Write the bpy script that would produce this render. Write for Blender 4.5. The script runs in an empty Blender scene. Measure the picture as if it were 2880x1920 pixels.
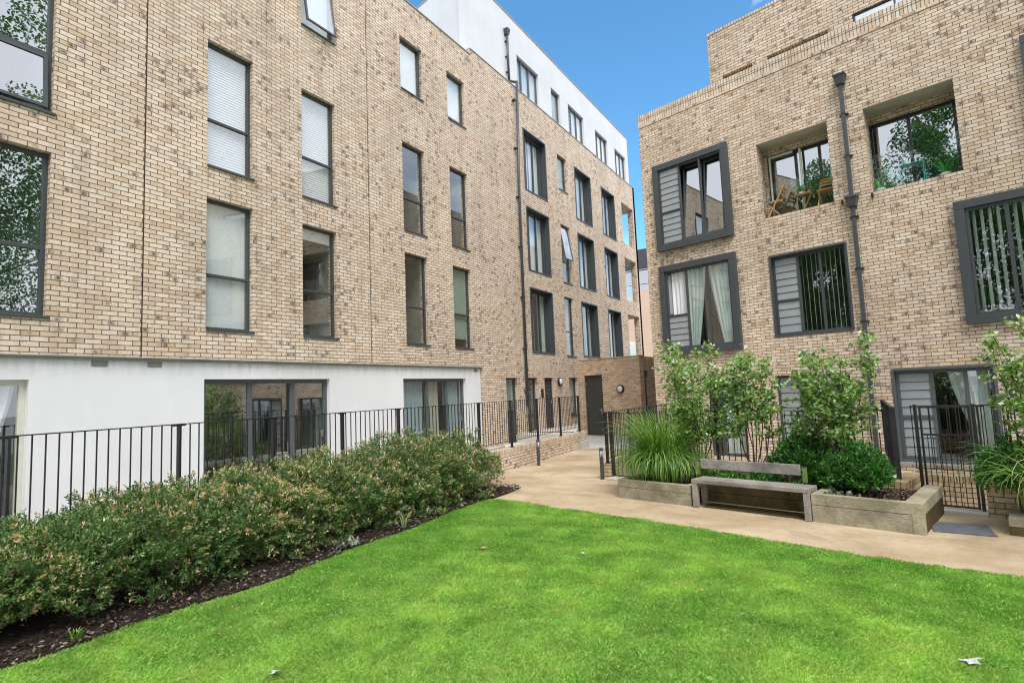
import bpy, bmesh, math, random
import numpy as np
from mathutils import Vector, Matrix
random.seed(7)
RNG = np.random.default_rng(11)
SC = bpy.context.scene
COL = SC.collection
R = math.radians

# ------------------------------------------------------------------ camera
EYE = 1.92
cam_d = bpy.data.cameras.new('camera')
cam = bpy.data.objects.new('camera', cam_d); COL.objects.link(cam)
cr = Vector((0.8493621, 0.52613964, -0.04196545))
cf = Vector((-0.52118751, 0.84860499, 0.09073667))
cu = -Vector((-0.08335225, 0.05519642, -0.99499033))
m = Matrix((cr, cu, -cf)).transposed().to_4x4(); m.translation = Vector((0, 0, EYE))
cam.matrix_world = m
cam_d.sensor_width = 36; cam_d.lens = 19.40
cam_d.clip_start = 0.05; cam_d.clip_end = 2000
SC.camera = cam

# ------------------------------------------------------------------ sky, sun, exposure
SUN_EL, SUN_AZ = R(56), R(138)          # azimuth clockwise from +Y
world = bpy.data.worlds.new('World'); SC.world = world; world.use_nodes = True
wn = world.node_tree
sky = wn.nodes.new('ShaderNodeTexSky'); sky.sky_type = 'NISHITA'; sky.sun_disc = False
sky.sun_elevation = SUN_EL; sky.sun_rotation = SUN_AZ
sky.air_density = 1.0; sky.dust_density = 0.6; sky.ozone_density = 1.0
bgn = wn.nodes['Background']; bgn.inputs[1].default_value = 0.15
# broken white cloud added south and east to whiten window reflections, north-west clear blue
def wnode(t, **k):
    n = wn.nodes.new(t)
    for a, b in k.items(): setattr(n, a, b)
    return n
tc = wnode('ShaderNodeTexCoord')
dt = wnode('ShaderNodeVectorMath', operation='DOT_PRODUCT'); wn.links.new(tc.outputs['Generated'], dt.inputs[0]); dt.inputs[1].default_value = (.77, -.64, .05)
cn = wnode('ShaderNodeTexNoise'); cn.inputs['Scale'].default_value = 2.2; cn.inputs['Detail'].default_value = 7; cn.inputs['Roughness'].default_value = .6
cmp_ = wnode('ShaderNodeMapping'); cmp_.inputs['Scale'].default_value = (1, 1, 2.4); wn.links.new(tc.outputs['Generated'], cmp_.inputs[0]); wn.links.new(cmp_.outputs[0], cn.inputs['Vector'])
ad = wnode('ShaderNodeMath', operation='MULTIPLY_ADD'); wn.links.new(dt.outputs['Value'], ad.inputs[0]); ad.inputs[1].default_value = .62; wn.links.new(cn.outputs['Fac'], ad.inputs[2])
cr_ = wnode('ShaderNodeValToRGB'); cr_.color_ramp.elements[0].position = .27; cr_.color_ramp.elements[0].color = (0, 0, 0, 1); cr_.color_ramp.elements[1].position = .44; cr_.color_ramp.elements[1].color = (1, 1, 1, 1)
wn.links.new(ad.outputs[0], cr_.inputs[0])
bl = wnode('ShaderNodeMix', data_type='RGBA', blend_type='MULTIPLY'); bl.inputs[0].default_value = 1; wn.links.new(sky.outputs[0], bl.inputs[6]); bl.inputs[7].default_value = (.42, .74, .86, 1)
mxs = wnode('ShaderNodeMix', data_type='RGBA'); wn.links.new(cr_.outputs[0], mxs.inputs[0]); wn.links.new(bl.outputs[2], mxs.inputs[6]); mxs.inputs[7].default_value = (5.2, 5.4, 5.9, 1)
wn.links.new(mxs.outputs[2], bgn.inputs[0])
sd = bpy.data.lights.new('sun', 'SUN'); sun = bpy.data.objects.new('sun', sd); COL.objects.link(sun)
sd.energy = 1.7; sd.angle = R(25); sd.color = (1.0, 0.95, 0.88)
sdir = Vector((math.sin(SUN_AZ) * math.cos(SUN_EL), math.cos(SUN_AZ) * math.cos(SUN_EL), math.sin(SUN_EL)))
sun.rotation_euler = sdir.to_track_quat('Z', 'Y').to_euler()
sun.location = (6, -8, 30)
SC.view_settings.view_transform = 'Standard'; SC.view_settings.look = 'None'
SC.view_settings.exposure = 1.07; SC.view_settings.gamma = 1
SC.render.engine = 'CYCLES'
SC.cycles.pixel_filter_type = 'BLACKMAN_HARRIS'; SC.cycles.filter_width = 1.1
SC.cycles.max_bounces = 8; SC.cycles.transparent_max_bounces = 12; SC.cycles.glossy_bounces = 4

# ------------------------------------------------------------------ material helpers
class NT:
    def __init__(s, name):
        s.m = bpy.data.materials.new(name); s.m.use_nodes = True
        s.t = s.m.node_tree; s.n = s.t.nodes; s.n.clear()
        s.out = s.n.new('ShaderNodeOutputMaterial')
    def node(s, typ, **k):
        n = s.n.new(typ)
        for a, b in k.items(): setattr(n, a, b)
        return n
    def link(s, a, b): s.t.links.new(a, b)
    def put(s, sock, v):
        if isinstance(v, bpy.types.NodeSocket): s.link(v, sock)
        elif isinstance(v, (tuple, list)) and len(v) == 3 and sock.type == 'RGBA': sock.default_value = (*v, 1)
        else: sock.default_value = v
    def math(s, op, a, b=None, c=None, clamp=False):
        n = s.node('ShaderNodeMath', operation=op, use_clamp=clamp)
        s.put(n.inputs[0], a)
        if b is not None: s.put(n.inputs[1], b)
        if c is not None: s.put(n.inputs[2], c)
        return n.outputs[0]
    def mix(s, f, a, b, mode='MIX'):
        n = s.node('ShaderNodeMix', data_type='RGBA', blend_type=mode)
        s.put(n.inputs[0], f); s.put(n.inputs[6], a); s.put(n.inputs[7], b)
        return n.outputs[2]
    def noise(s, vec, scale, detail=3, rough=.55, dist=0):
        n = s.node('ShaderNodeTexNoise')
        if vec is not None: s.link(vec, n.inputs['Vector'])
        n.inputs['Scale'].default_value = scale; n.inputs['Detail'].default_value = detail
        n.inputs['Roughness'].default_value = rough; n.inputs['Distortion'].default_value = dist
        return n.outputs['Fac']
    def ramp(s, f, stops, interp='LINEAR'):
        n = s.node('ShaderNodeValToRGB'); r = n.color_ramp; r.interpolation = interp
        while len(r.elements) > 1: r.elements.remove(r.elements[-1])
        r.elements[0].position = stops[0][0]; c = stops[0][1]
        r.elements[0].color = (*c, 1) if isinstance(c, tuple) else (c, c, c, 1)
        for p, c in stops[1:]:
            e = r.elements.new(p); e.color = (*c, 1) if isinstance(c, tuple) else (c, c, c, 1)
        s.put(n.inputs[0], f)
        return n.outputs[0]
    def geo(s): return s.node('ShaderNodeNewGeometry').outputs['Position']
    def mapping(s, vec, scale=(1, 1, 1), rot=(0, 0, 0)):
        n = s.node('ShaderNodeMapping'); s.link(vec, n.inputs[0])
        n.inputs['Scale'].default_value = scale; n.inputs['Rotation'].default_value = rot
        return n.outputs[0]
    def bump(s, h, strength=.3, dist=.01):
        n = s.node('ShaderNodeBump'); n.inputs['Strength'].default_value = strength
        n.inputs['Distance'].default_value = dist; s.link(h, n.inputs['Height']); return n.outputs[0]
    def principled(s, col, rough=.7, spec=.5, metal=0, normal=None, trans=0, sss=0):
        n = s.node('ShaderNodeBsdfPrincipled')
        s.put(n.inputs['Base Color'], col); s.put(n.inputs['Roughness'], rough)
        n.inputs['Specular IOR Level'].default_value = spec; n.inputs['Metallic'].default_value = metal
        if normal is not None: s.link(normal, n.inputs['Normal'])
        return n.outputs[0]
    def finish(s, sh): s.link(sh, s.out.inputs[0]); return s.m

def mat_plain(name, col, rough=.6, spec=.4, metal=0, var=.12, scale=6, bump=0):
    t = NT(name); p = t.geo(); nz = t.noise(p, scale, 5, .6)
    c = t.mix(1, col, t.ramp(nz, [(.3, 1 - var), (.7, 1 + var * .6)]), 'MULTIPLY')
    nb = t.bump(t.noise(p, scale * 18, 3), bump, .004) if bump else None
    return t.finish(t.principled(c, rough, spec, metal, nb))

def mat_brick(name, bw=.215, bh=.075, half=True, pal=None, mortar=(.105, .075, .048), dark=.36, tone=(1, 1, 1)):
    t = NT(name)
    uv = t.node('ShaderNodeUVMap'); sep = t.node('ShaderNodeSeparateXYZ'); t.link(uv.outputs[0], sep.inputs[0])
    u = t.math('DIVIDE', sep.outputs[0], bw); v = t.math('DIVIDE', sep.outputs[1], bh)
    row = t.math('FLOOR', v)
    if half: u = t.math('ADD', u, t.math('MULTIPLY', t.math('MODULO', t.math('ADD', row, 1000), 2), .5))
    col = t.math('FLOOR', u); fu = t.math('FRACT', u); fv = t.math('FRACT', v)
    cmb = t.node('ShaderNodeCombineXYZ'); t.link(col, cmb.inputs[0]); t.link(row, cmb.inputs[1])
    wn_ = t.node('ShaderNodeTexWhiteNoise', noise_dimensions='2D'); t.link(cmb.outputs[0], wn_.inputs['Vector'])
    sc_ = t.node('ShaderNodeSeparateColor'); t.link(wn_.outputs['Color'], sc_.inputs[0])
    r1, r2, r3 = sc_.outputs[0], sc_.outputs[1], sc_.outputs[2]
    pal = pal or [(0, (.57, .44, .32)), (.12, (.65, .52, .40)), (.45, (.70, .585, .47)), (.8, (.745, .65, .54)), (.93, (.68, .54, .40)), (1, (.61, .465, .325))]
    base = t.ramp(r1, pal)
    pos = t.geo()
    big = t.noise(pos, .55, 3)
    fine = t.noise(pos, 26, 3, .6)
    base = t.mix(1, base, t.ramp(fine, [(.25, .82), (.6, 1.04)]), 'MULTIPLY')
    base = t.mix(1, base, t.ramp(big, [(.3, .90), (.7, 1.05)]), 'MULTIPLY')
    streak = t.noise(t.mapping(pos, (3.2, 3.2, .35)), 1.0, 4, .6)
    base = t.mix(1, base, t.ramp(streak, [(.32, .84), (.55, 1.0)]), 'MULTIPLY')
    # smudges burnt into some of the bricks
    du = t.math('MULTIPLY', t.math('SUBTRACT', fu, t.math('ADD', .25, t.math('MULTIPLY', r3, .5))), 2.6)
    dv = t.math('SUBTRACT', fv, .5)
    dd = t.math('SQRT', t.math('ADD', t.math('MULTIPLY', du, du), t.math('MULTIPLY', dv, dv)))
    dd = t.math('ADD', dd, t.math('MULTIPLY', t.math('SUBTRACT', t.noise(pos, 30, 3), .5), 1.3))
    blob = t.math('SUBTRACT', 1, t.math('MULTIPLY', dd, 1.1), clamp=True)
    cl = t.noise(pos, .9, 4, .65)
    thr = t.math('SUBTRACT', 1.0 - dark * .30, t.math('MULTIPLY', t.math('SUBTRACT', cl, .45), dark * 2.4))
    pick = t.math('MULTIPLY', t.math('SUBTRACT', r2, thr), 12, clamp=True)
    base = t.mix(t.math('MULTIPLY', t.math('MULTIPLY', blob, pick), .95, clamp=True), base, (.085, .065, .068))
    # mortar, the shadow in the joints darkened into its colour
    eu = t.math('MULTIPLY', t.math('MINIMUM', fu, t.math('SUBTRACT', 1, fu)), bw)
    ev = t.math('MULTIPLY', t.math('MINIMUM', fv, t.math('SUBTRACT', 1, fv)), bh)
    e = t.math('MINIMUM', eu, ev)
    mm = t.math('DIVIDE', t.math('SUBTRACT', e, .005), .003, clamp=True)
    mc = t.mix(fine, mortar, tuple(min(1, x * 2.1) for x in mortar))
    c = t.mix(mm, mc, base)
    if tone != (1, 1, 1): c = t.mix(1, c, tone, 'MULTIPLY')
    h = t.math('ADD', mm, t.math('MULTIPLY', fine, .35))
    return t.finish(t.principled(c, .88, .25, 0, t.bump(h, .55, .006)))

def mat_render(name, col=(.73, .745, .765), dirt=.1):
    t = NT(name); p = t.geo()
    a = t.noise(p, .7, 5, .6); b = t.noise(t.mapping(p, (6, 6, .6)), 1.2, 4); c_ = t.noise(p, 60, 3)
    sep = t.node('ShaderNodeSeparateXYZ'); t.link(p, sep.inputs[0])
    st = t.math('MULTIPLY', t.ramp(sep.outputs[2], [(0, 0.0)]) if 0 else t.math('SUBTRACT', 1, t.math('MULTIPLY', t.math('ABSOLUTE', t.math('SUBTRACT', sep.outputs[2], 2.68)), 3.2), clamp=True), t.ramp(t.noise(t.mapping(p, (5, 5, .8)), 1.6, 5, .7), [(.40, 0.0), (.66, .5)]))
    c = t.mix(1, col, t.ramp(a, [(.3, 1 - dirt), (.65, 1.0)]), 'MULTIPLY')
    c = t.mix(1, c, t.ramp(b, [(.3, 1 - dirt * .2), (.6, 1.0)]), 'MULTIPLY')
    c = t.mix(st, c, (.30, .31, .24))
    return t.finish(t.principled(c, .9, .2, 0, t.bump(c_, .12, .003)))

def mat_glass(name, tint=(.93, .98, .96), base=.19, ior=1.6):
    t = NT(name)
    lw = t.node('ShaderNodeLayerWeight'); lw.inputs[0].default_value = .5
    f = t.math('MULTIPLY_ADD', t.math('POWER', lw.outputs['Facing'], 4.0), 1 - base, base, clamp=True)
    tr = t.node('ShaderNodeBsdfTransparent'); tr.inputs[0].default_value = (*tint, 1)
    gl = t.node('ShaderNodeBsdfGlossy'); gl.inputs['Color'].default_value = (.95, .98, 1, 1); gl.inputs['Roughness'].default_value = .0
    wob = t.noise(t.geo(), .9, 1)
    t.link(t.bump(wob, .10, .02), gl.inputs['Normal'])
    mx = t.node('ShaderNodeMixShader'); t.link(f, mx.inputs[0]); t.link(tr.outputs[0], mx.inputs[1]); t.link(gl.outputs[0], mx.inputs[2])
    return t.finish(mx.outputs[0])

def mat_leaf(name, stops, rough=.45, trans=.35, spec=.5):
    t = NT(name)
    a = t.node('ShaderNodeAttribute'); a.attribute_name = 'tint'
    c = t.ramp(a.outputs['Fac'], stops)
    c = t.mix(1, c, t.ramp(t.noise(t.geo(), 3.0, 3), [(.3, .8), (.7, 1.15)]), 'MULTIPLY')
    p = t.principled(c, rough, spec)
    tl = t.node('ShaderNodeBsdfTranslucent'); t.link(t.mix(1, c, (1.15, 1.25, .6), 'MULTIPLY'), tl.inputs[0])
    mx = t.node('ShaderNodeMixShader'); mx.inputs[0].default_value = trans
    t.link(p, mx.inputs[1]); t.link(tl.outputs[0], mx.inputs[2])
    return t.finish(mx.outputs[0])

def mat_fabric(name, col, trans=.35, stripes=0):
    t = NT(name); p = t.geo()
    c = t.mix(1, col, t.ramp(t.noise(p, 40, 2), [(.3, .9), (.7, 1.03)]), 'MULTIPLY')
    d = t.principled(c, .9, .1)
    tl = t.node('ShaderNodeBsdfTranslucent'); t.put(tl.inputs[0], c)
    mx = t.node('ShaderNodeMixShader'); mx.inputs[0].default_value = trans
    t.link(d, mx.inputs[1]); t.link(tl.outputs[0], mx.inputs[2])
    return t.finish(mx.outputs[0])

def mat_wood(name, a=(.36, .33, .28), b=(.22, .20, .17), green=.0, axis=(1, 1, 1)):
    t = NT(name); p = t.geo()
    g = t.noise(t.mapping(p, axis), 9, 5, .65, .6)
    c = t.mix(t.ramp(g, [(.35, 0.0), (.65, 1.0)]), a, b)
    blot = t.noise(p, 2.2, 5, .6)
    c = t.mix(1, c, t.ramp(blot, [(.32, .52), (.6, 1.12)]), 'MULTIPLY')
    c = t.mix(1, c, t.ramp(t.noise(p, 55, 3, .7), [(.35, .78), (.6, 1.06)]), 'MULTIPLY')
    if green:
        gm = t.ramp(t.noise(p, 3.3, 4, .6), [(.45, 0.0), (.68, green)])
        c = t.mix(gm, c, (.13, .14, .045))
    return t.finish(t.principled(c, .85, .25, 0, t.bump(g, .3, .004)))

def mat_path():
    t = NT('path_gravel'); p = t.geo()
    a = t.noise(p, .55, 5, .62, .5); b = t.noise(t.mapping(p, (1, 2.2, 1), (0, 0, .5)), .9, 4, .6); f = t.noise(p, 160, 2, .5)
    g = t.noise(p, 9, 4, .7)
    c = t.mix(t.ramp(a, [(.34, 0.0), (.62, 1.0)]), (.37, .275, .17), (.55, .44, .305))
    c = t.mix(t.ramp(b, [(.48, 0.0), (.70, .55)]), c, (.25, .185, .105))
    c = t.mix(t.ramp(t.noise(p, 1.7, 6, .7, 1.0), [(.56, 0.0), (.64, .35)]), c, (.24, .18, .11))
    c = t.mix(1, c, t.ramp(g, [(.3, .92), (.7, 1.05)]), 'MULTIPLY')
    c = t.mix(1, c, t.ramp(f, [(.3, .66), (.7, 1.28)]), 'MULTIPLY')
    c = t.mix(1, c, t.ramp(t.noise(p, 48, 3, .7), [(.35, .86), (.65, 1.1)]), 'MULTIPLY')
    return t.finish(t.principled(c, .9, .25, 0, t.bump(f, .5, .003)))

def mat_soil(name, a=(.035, .024, .016), b=(.10, .07, .05)):
    t = NT(name); p = t.geo()
    v = t.node('ShaderNodeTexVoronoi'); t.link(p, v.inputs['Vector']); v.inputs['Scale'].default_value = 42
    n = t.noise(p, 14, 5, .7)
    c = t.mix(t.ramp(n, [(.35, 0.0), (.65, 1.0)]), a, b)
    c = t.mix(1, c, t.ramp(v.outputs['Distance'], [(0, 1.3), (.6, .6)]), 'MULTIPLY')
    return t.finish(t.principled(c, .95, .15, 0, t.bump(n, .8, .02)))

def mat_concrete(name, col=(.42, .42, .40)):
    t = NT(name); p = t.geo()
    a = t.noise(p, 1.3, 6, .65); b = t.noise(t.mapping(p, (1, 5, 1)), 1.1, 3); f = t.noise(p, 120, 2)
    c = t.mix(1, col, t.ramp(a, [(.3, .78), (.7, 1.08)]), 'MULTIPLY')
    c = t.mix(t.ramp(b, [(.5, 0.0), (.7, .35)]), c, (.22, .19, .13))
    c = t.mix(1, c, t.ramp(f, [(.3, .92), (.7, 1.06)]), 'MULTIPLY')
    return t.finish(t.principled(c, .9, .25, 0, t.bump(f, .2, .003)))

M = {}
M['brick'] = mat_brick('buff_brick')
M['brick_right'] = mat_brick('buff_brick_warm', pal=[(0, (.52, .39, .275)), (.12, (.62, .485, .36)), (.45, (.685, .56, .44)), (.8, (.735, .625, .505)), (.93, (.65, .50, .36)), (1, (.57, .43, .295))], dark=.42)
M['brick_brown'] = mat_brick('brown_brick', pal=[(0, (.52, .37, .25)), (.3, (.62, .46, .325)), (.6, (.68, .52, .375)), (.85, (.74, .59, .45)), (1, (.54, .40, .28))], mortar=(.14, .10, .065), dark=.2)
M['soldier'] = mat_brick('soldier_course_brick', bw=.075, bh=.215, half=False, dark=.15)
M['soldier_small'] = mat_brick('header_coping_brick', bw=.075, bh=5.0, half=False, dark=.15)
M['soldier_mossy'] = mat_brick('mossy_coping_brick', bw=.075, bh=5.0, half=False, dark=.3, tone=(.62, .58, .42))
M['brick_mossy'] = mat_brick('mossy_brick', dark=.35, tone=(.78, .74, .62))
M['joint'] = mat_plain('joint_sealant', (.05, .035, .025), .9, .1)
M['render'] = mat_render('white_render')
M['render_white'] = mat_render('penthouse_render', (.64, .66, .69), .10)
M['concrete'] = mat_concrete('grey_concrete')
M['pale_conc'] = mat_concrete('pale_concrete', (.55, .53, .48))
M['soffit'] = mat_concrete('soffit_board', (.52, .50, .43))
M['metal'] = mat_plain('dark_grey_metal', (.052, .060, .066), .42, .5, 0, .1, 3)
M['metal2'] = mat_plain('grey_window_metal', (.085, .098, .105), .42, .5, 0, .1, 3)
M['black'] = mat_plain('black_paint', (.014, .014, .016), .38, .5, 0, .2, 5)
M['door'] = mat_plain('grey_door_paint', (.055, .056, .052), .5, .4, 0, .12, 2)
M['panel'] = mat_plain('grey_louvre_panel', (.27, .30, .31), .5, .4, 0, .08, 2)
M['panel_gap'] = mat_plain('dark_louvre_gap', (.06, .065, .07), .6, .3)
M['pale_frame'] = mat_plain('pale_green_frame', (.58, .62, .50), .5, .4)
M['white_frame'] = mat_plain('cream_frame', (.62, .62, .53), .5, .4)
M['steel'] = mat_plain('brushed_steel', (.62, .62, .62), .3, .5, .9, .05)
M['flashing'] = mat_plain('grey_flashing', (.30, .31, .28), .6, .4, 0, .2, 4)
M['glass'] = mat_glass('window_glass')
M['glass_hi'] = mat_glass('reflective_window_glass', (.8, .9, .88), .38, 1.7)
M['glass_green'] = mat_glass('green_balcony_glass', (.955, .99, .978), .03, 1.4)
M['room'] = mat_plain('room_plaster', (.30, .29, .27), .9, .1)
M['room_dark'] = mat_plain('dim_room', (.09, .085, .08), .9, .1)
M['blind'] = mat_fabric('white_blind', (.90, .90, .94), .15)
M['blind_green'] = mat_fabric('pale_green_blind', (.42, .52, .46), .25)
M['slat'] = mat_fabric('venetian_slat', (.88, .88, .95), .15)
M['curtain'] = mat_fabric('pale_curtain', (.80, .88, .84), .3)
M['curtain_blue'] = mat_fabric('blue_dotted_curtain', (.50, .62, .68), .35)
M['curtain_cream'] = mat_fabric('cream_curtain', (.62, .60, .52), .3)
M['vslat'] = mat_fabric('vertical_blind_slat', (.78, .86, .80), .3)
M['bench_wood'] = mat_wood('weathered_grey_wood', (.37, .335, .305), (.22, .20, .185), 0, (1, 9, 9))
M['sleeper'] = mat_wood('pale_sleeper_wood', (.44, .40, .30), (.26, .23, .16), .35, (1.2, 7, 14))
M['sleeper_dark'] = mat_wood('dark_sleeper_wood', (.10, .07, .03), (.05, .035, .015), .4, (1.2, 7, 14))  # darker timber tone used on lower boards and behind the bench
M['post_green'] = mat_wood('algae_green_wood', (.26, .36, .12), (.18, .26, .08), .0, (5, 5, 1))
M['garden_wood'] = mat_wood('honey_wood', (.50, .28, .10), (.36, .19, .06), 0, (6, 6, 6))
M['teal'] = mat_plain('teal_paint', (.08, .40, .38), .45)
M['terracotta'] = mat_plain('terracotta', (.52, .12, .05), .7)
M['pot_white'] = mat_plain('white_glaze', (.72, .74, .74), .3)
M['cushion'] = mat_plain('blue_cushion', (.10, .20, .30), .9)
M['path'] = mat_path()
M['mulch'] = mat_soil('bark_mulch', (.022, .018, .014), (.065, .05, .04))
M['soil'] = mat_soil('planter_soil', (.05, .03, .02), (.14, .09, .06))
M['lamp_glass'] = mat_plain('opal_diffuser', (.62, .68, .72), .35, .5)
M['rubber'] = mat_plain('grey_drain_cover', (.12, .13, .145), .75, .3, 0, .35, 9, .5)
M['bark'] = mat_plain('bark', (.10, .065, .04), .9, .2, 0, .3, 20)
M['trunk_bark'] = mat_plain('pale_trunk_bark', (.16, .12, .08), .9, .2, 0, .3, 12)
M['peach'] = mat_render('peach_render', (.60, .45, .34), .06)
M['roof'] = mat_plain('roof_membrane', (.25, .25, .25), .9)
M['slate'] = mat_plain('dark_roof_cladding', (.05, .052, .06), .5)

# ------------------------------------------------------------------ mesh builder
class MB:
    def __init__(s): s.v = []; s.f = []
    def quad(s, a, b, c, d):
        i = len(s.v); s.v += [tuple(a), tuple(b), tuple(c), tuple(d)]; s.f.append((i, i + 1, i + 2, i + 3)); return s
    def poly(s, pts):
        i = len(s.v); s.v += [tuple(p) for p in pts]; s.f.append(tuple(range(i, i + len(pts)))); return s
    def hexa(s, p):   # 8 points: bottom 4 (ccw), top 4
        i = len(s.v); s.v += [tuple(q) for q in p]
        for f in ((0, 3, 2, 1), (4, 5, 6, 7), (0, 1, 5, 4), (1, 2, 6, 5), (2, 3, 7, 6), (3, 0, 4, 7)):
            s.f.append(tuple(i + k for k in f))
        return s
    def box(s, x0, x1, y0, y1, z0, z1):
        return s.hexa([(x0, y0, z0), (x1, y0, z0), (x1, y1, z0), (x0, y1, z0), (x0, y0, z1), (x1, y0, z1), (x1, y1, z1), (x0, y1, z1)])
    def fbox(s, F, u0, u1, d0, d1, z0, z1):
        return s.hexa([F.p(u0, d0, z0), F.p(u1, d0, z0), F.p(u1, d1, z0), F.p(u0, d1, z0), F.p(u0, d0, z1), F.p(u1, d0, z1), F.p(u1, d1, z1), F.p(u0, d1, z1)])
    def tube(s, pts, rad, n=8, cap=True):
        pts = [Vector(p) for p in pts]
        rad = rad if isinstance(rad, (list, tuple)) else [rad] * len(pts)
        base = len(s.v)
        for k, p in enumerate(pts):
            a = pts[max(k - 1, 0)]; b = pts[min(k + 1, len(pts) - 1)]
            t = (b - a).normalized()
            x = t.orthogonal().normalized() if k == 0 else (px - t * px.dot(t)).normalized()
            px = x; y = t.cross(x)
            for j in range(n):
                an = 2 * math.pi * j / n
                s.v.append(tuple(p + (x * math.cos(an) + y * math.sin(an)) * rad[k]))
        for k in range(len(pts) - 1):
            for j in range(n):
                a = base + k * n + j; b = base + k * n + (j + 1) % n
                s.f.append((a, b, b + n, a + n))
        if cap:
            s.f.append(tuple(base + j for j in range(n))[::-1])
            s.f.append(tuple(base + (len(pts) - 1) * n + j for j in range(n)))
        return s
    def lathe(s, c, axis, prof, n=20):   # prof: (r, h) along axis
        axis = Vector(axis).normalized(); x = axis.orthogonal().normalized(); y = axis.cross(x); c = Vector(c); base = len(s.v)
        for r, h in prof:
            for j in range(n):
                an = 2 * math.pi * j / n
                s.v.append(tuple(c + axis * h + (x * math.cos(an) + y * math.sin(an)) * max(r, .0005)))
        for k in range(len(prof) - 1):
            for j in range(n):
                a = base + k * n + j; b = base + k * n + (j + 1) % n
                s.f.append((a, b, b + n, a + n))
        s.f.append(tuple(base + j for j in range(n))[::-1]); s.f.append(tuple(base + (len(prof) - 1) * n + j for j in range(n)))
        return s

def world_loc(o):
    v = Vector((0, 0, 0))
    while o is not None: v += o.location; o = o.parent
    return v

def tag(o, label=None, cat=None, group=None, kind=None):
    if label: o['label'] = label
    if cat: o['category'] = cat
    if group: o['group'] = group
    if kind: o['kind'] = kind
    return o

def thing(name, label, cat, loc=(0, 0, 0), group=None):
    o = bpy.data.objects.new(name, None); COL.objects.link(o); o.location = loc; o.empty_display_size = .2
    return tag(o, label, cat, group)

def obj(name, mb, mat, parent=None, smooth=False, bevel=0, loc=None):
    """links the collected shapes (world coordinates) as ONE mesh object"""
    org = world_loc(parent) if parent is not None else Vector(loc or (0, 0, 0))
    me = bpy.data.meshes.new(name)
    vs = [(a - org.x, b - org.y, c - org.z) for a, b, c in mb.v]
    me.from_pydata(vs, [], mb.f); me.update()
    uvl = me.uv_layers.new(name='UVMap')
    uvd = np.empty(len(me.loops) * 2, dtype=np.float32)
    k = 0
    for p in me.polygons:
        n = p.normal
        if abs(n.z) < .7:
            l = math.hypot(n.x, n.y) or 1; tx, ty = -n.y / l, n.x / l
            for li in p.loop_indices:
                c = mb.v[me.loops[li].vertex_index]; uvd[2 * li] = c[0] * tx + c[1] * ty + 100; uvd[2 * li + 1] = c[2] + 10
        else:
            for li in p.loop_indices:
                c = mb.v[me.loops[li].vertex_index]; uvd[2 * li] = c[1] + 100; uvd[2 * li + 1] = c[0] + 100
    uvl.data.foreach_set('uv', uvd)
    if smooth: me.polygons.foreach_set('use_smooth', [True] * len(me.polygons))
    me.materials.append(mat)
    o = bpy.data.objects.new(name, me); COL.objects.link(o)
    if parent is not None: o.parent = parent
    else: o.location = org
    if bevel:
        b = o.modifiers.new('bevel', 'BEVEL'); b.width = bevel; b.segments = 2; b.limit_method = 'ANGLE'
    return o

def np_obj(name, V, Fc, mat, parent=None, tint=None, loc=(0, 0, 0), smooth=False):
    """V (n,3) array, Fc (m,k) array of faces; tint per face"""
    org = world_loc(parent) if parent is not None else Vector(loc)
    V = np.asarray(V, dtype=np.float32) - np.array(org, dtype=np.float32)
    me = bpy.data.meshes.new(name); nf, kk = Fc.shape
    me.vertices.add(len(V)); me.vertices.foreach_set('co', V.ravel())
    me.loops.add(nf * kk); me.loops.foreach_set('vertex_index', Fc.astype(np.int32).ravel())
    me.polygons.add(nf); me.polygons.foreach_set('loop_start', np.arange(0, nf * kk, kk, dtype=np.int32))
    if smooth: me.polygons.foreach_set('use_smooth', np.ones(nf, dtype=bool))
    me.update(calc_edges=True)
    if tint is not None:
        a = me.attributes.new('tint', 'FLOAT', 'FACE'); a.data.foreach_set('value', np.asarray(tint, dtype=np.float32))
    me.materials.append(mat)
    o = bpy.data.objects.new(name, me); COL.objects.link(o)
    if parent is not None: o.parent = parent
    else: o.location = org
    return o

class Fr:
    """facade frame: u along the wall, d out of the wall, z up"""
    def __init__(s, o, D, N): s.o = Vector(o); s.D = Vector(D).normalized(); s.N = Vector(N).normalized()
    def p(s, u, d, z): q = s.o + s.D * u + s.N * d; return (q.x, q.y, z)

BS, BC = 0.2307004, 0.9730248
FL = Fr((-9.70, 0, 0), (0, 1, 0), (1, 0, 0))
FR = Fr((14.41 * BS, 14.41 * BC, 0), (BC, -BS, 0), (-BS, -BC, 0))      # u = s
def SN(s, n, z=0): return (s * BC + n * BS, -s * BS + n * BC, z)

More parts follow.
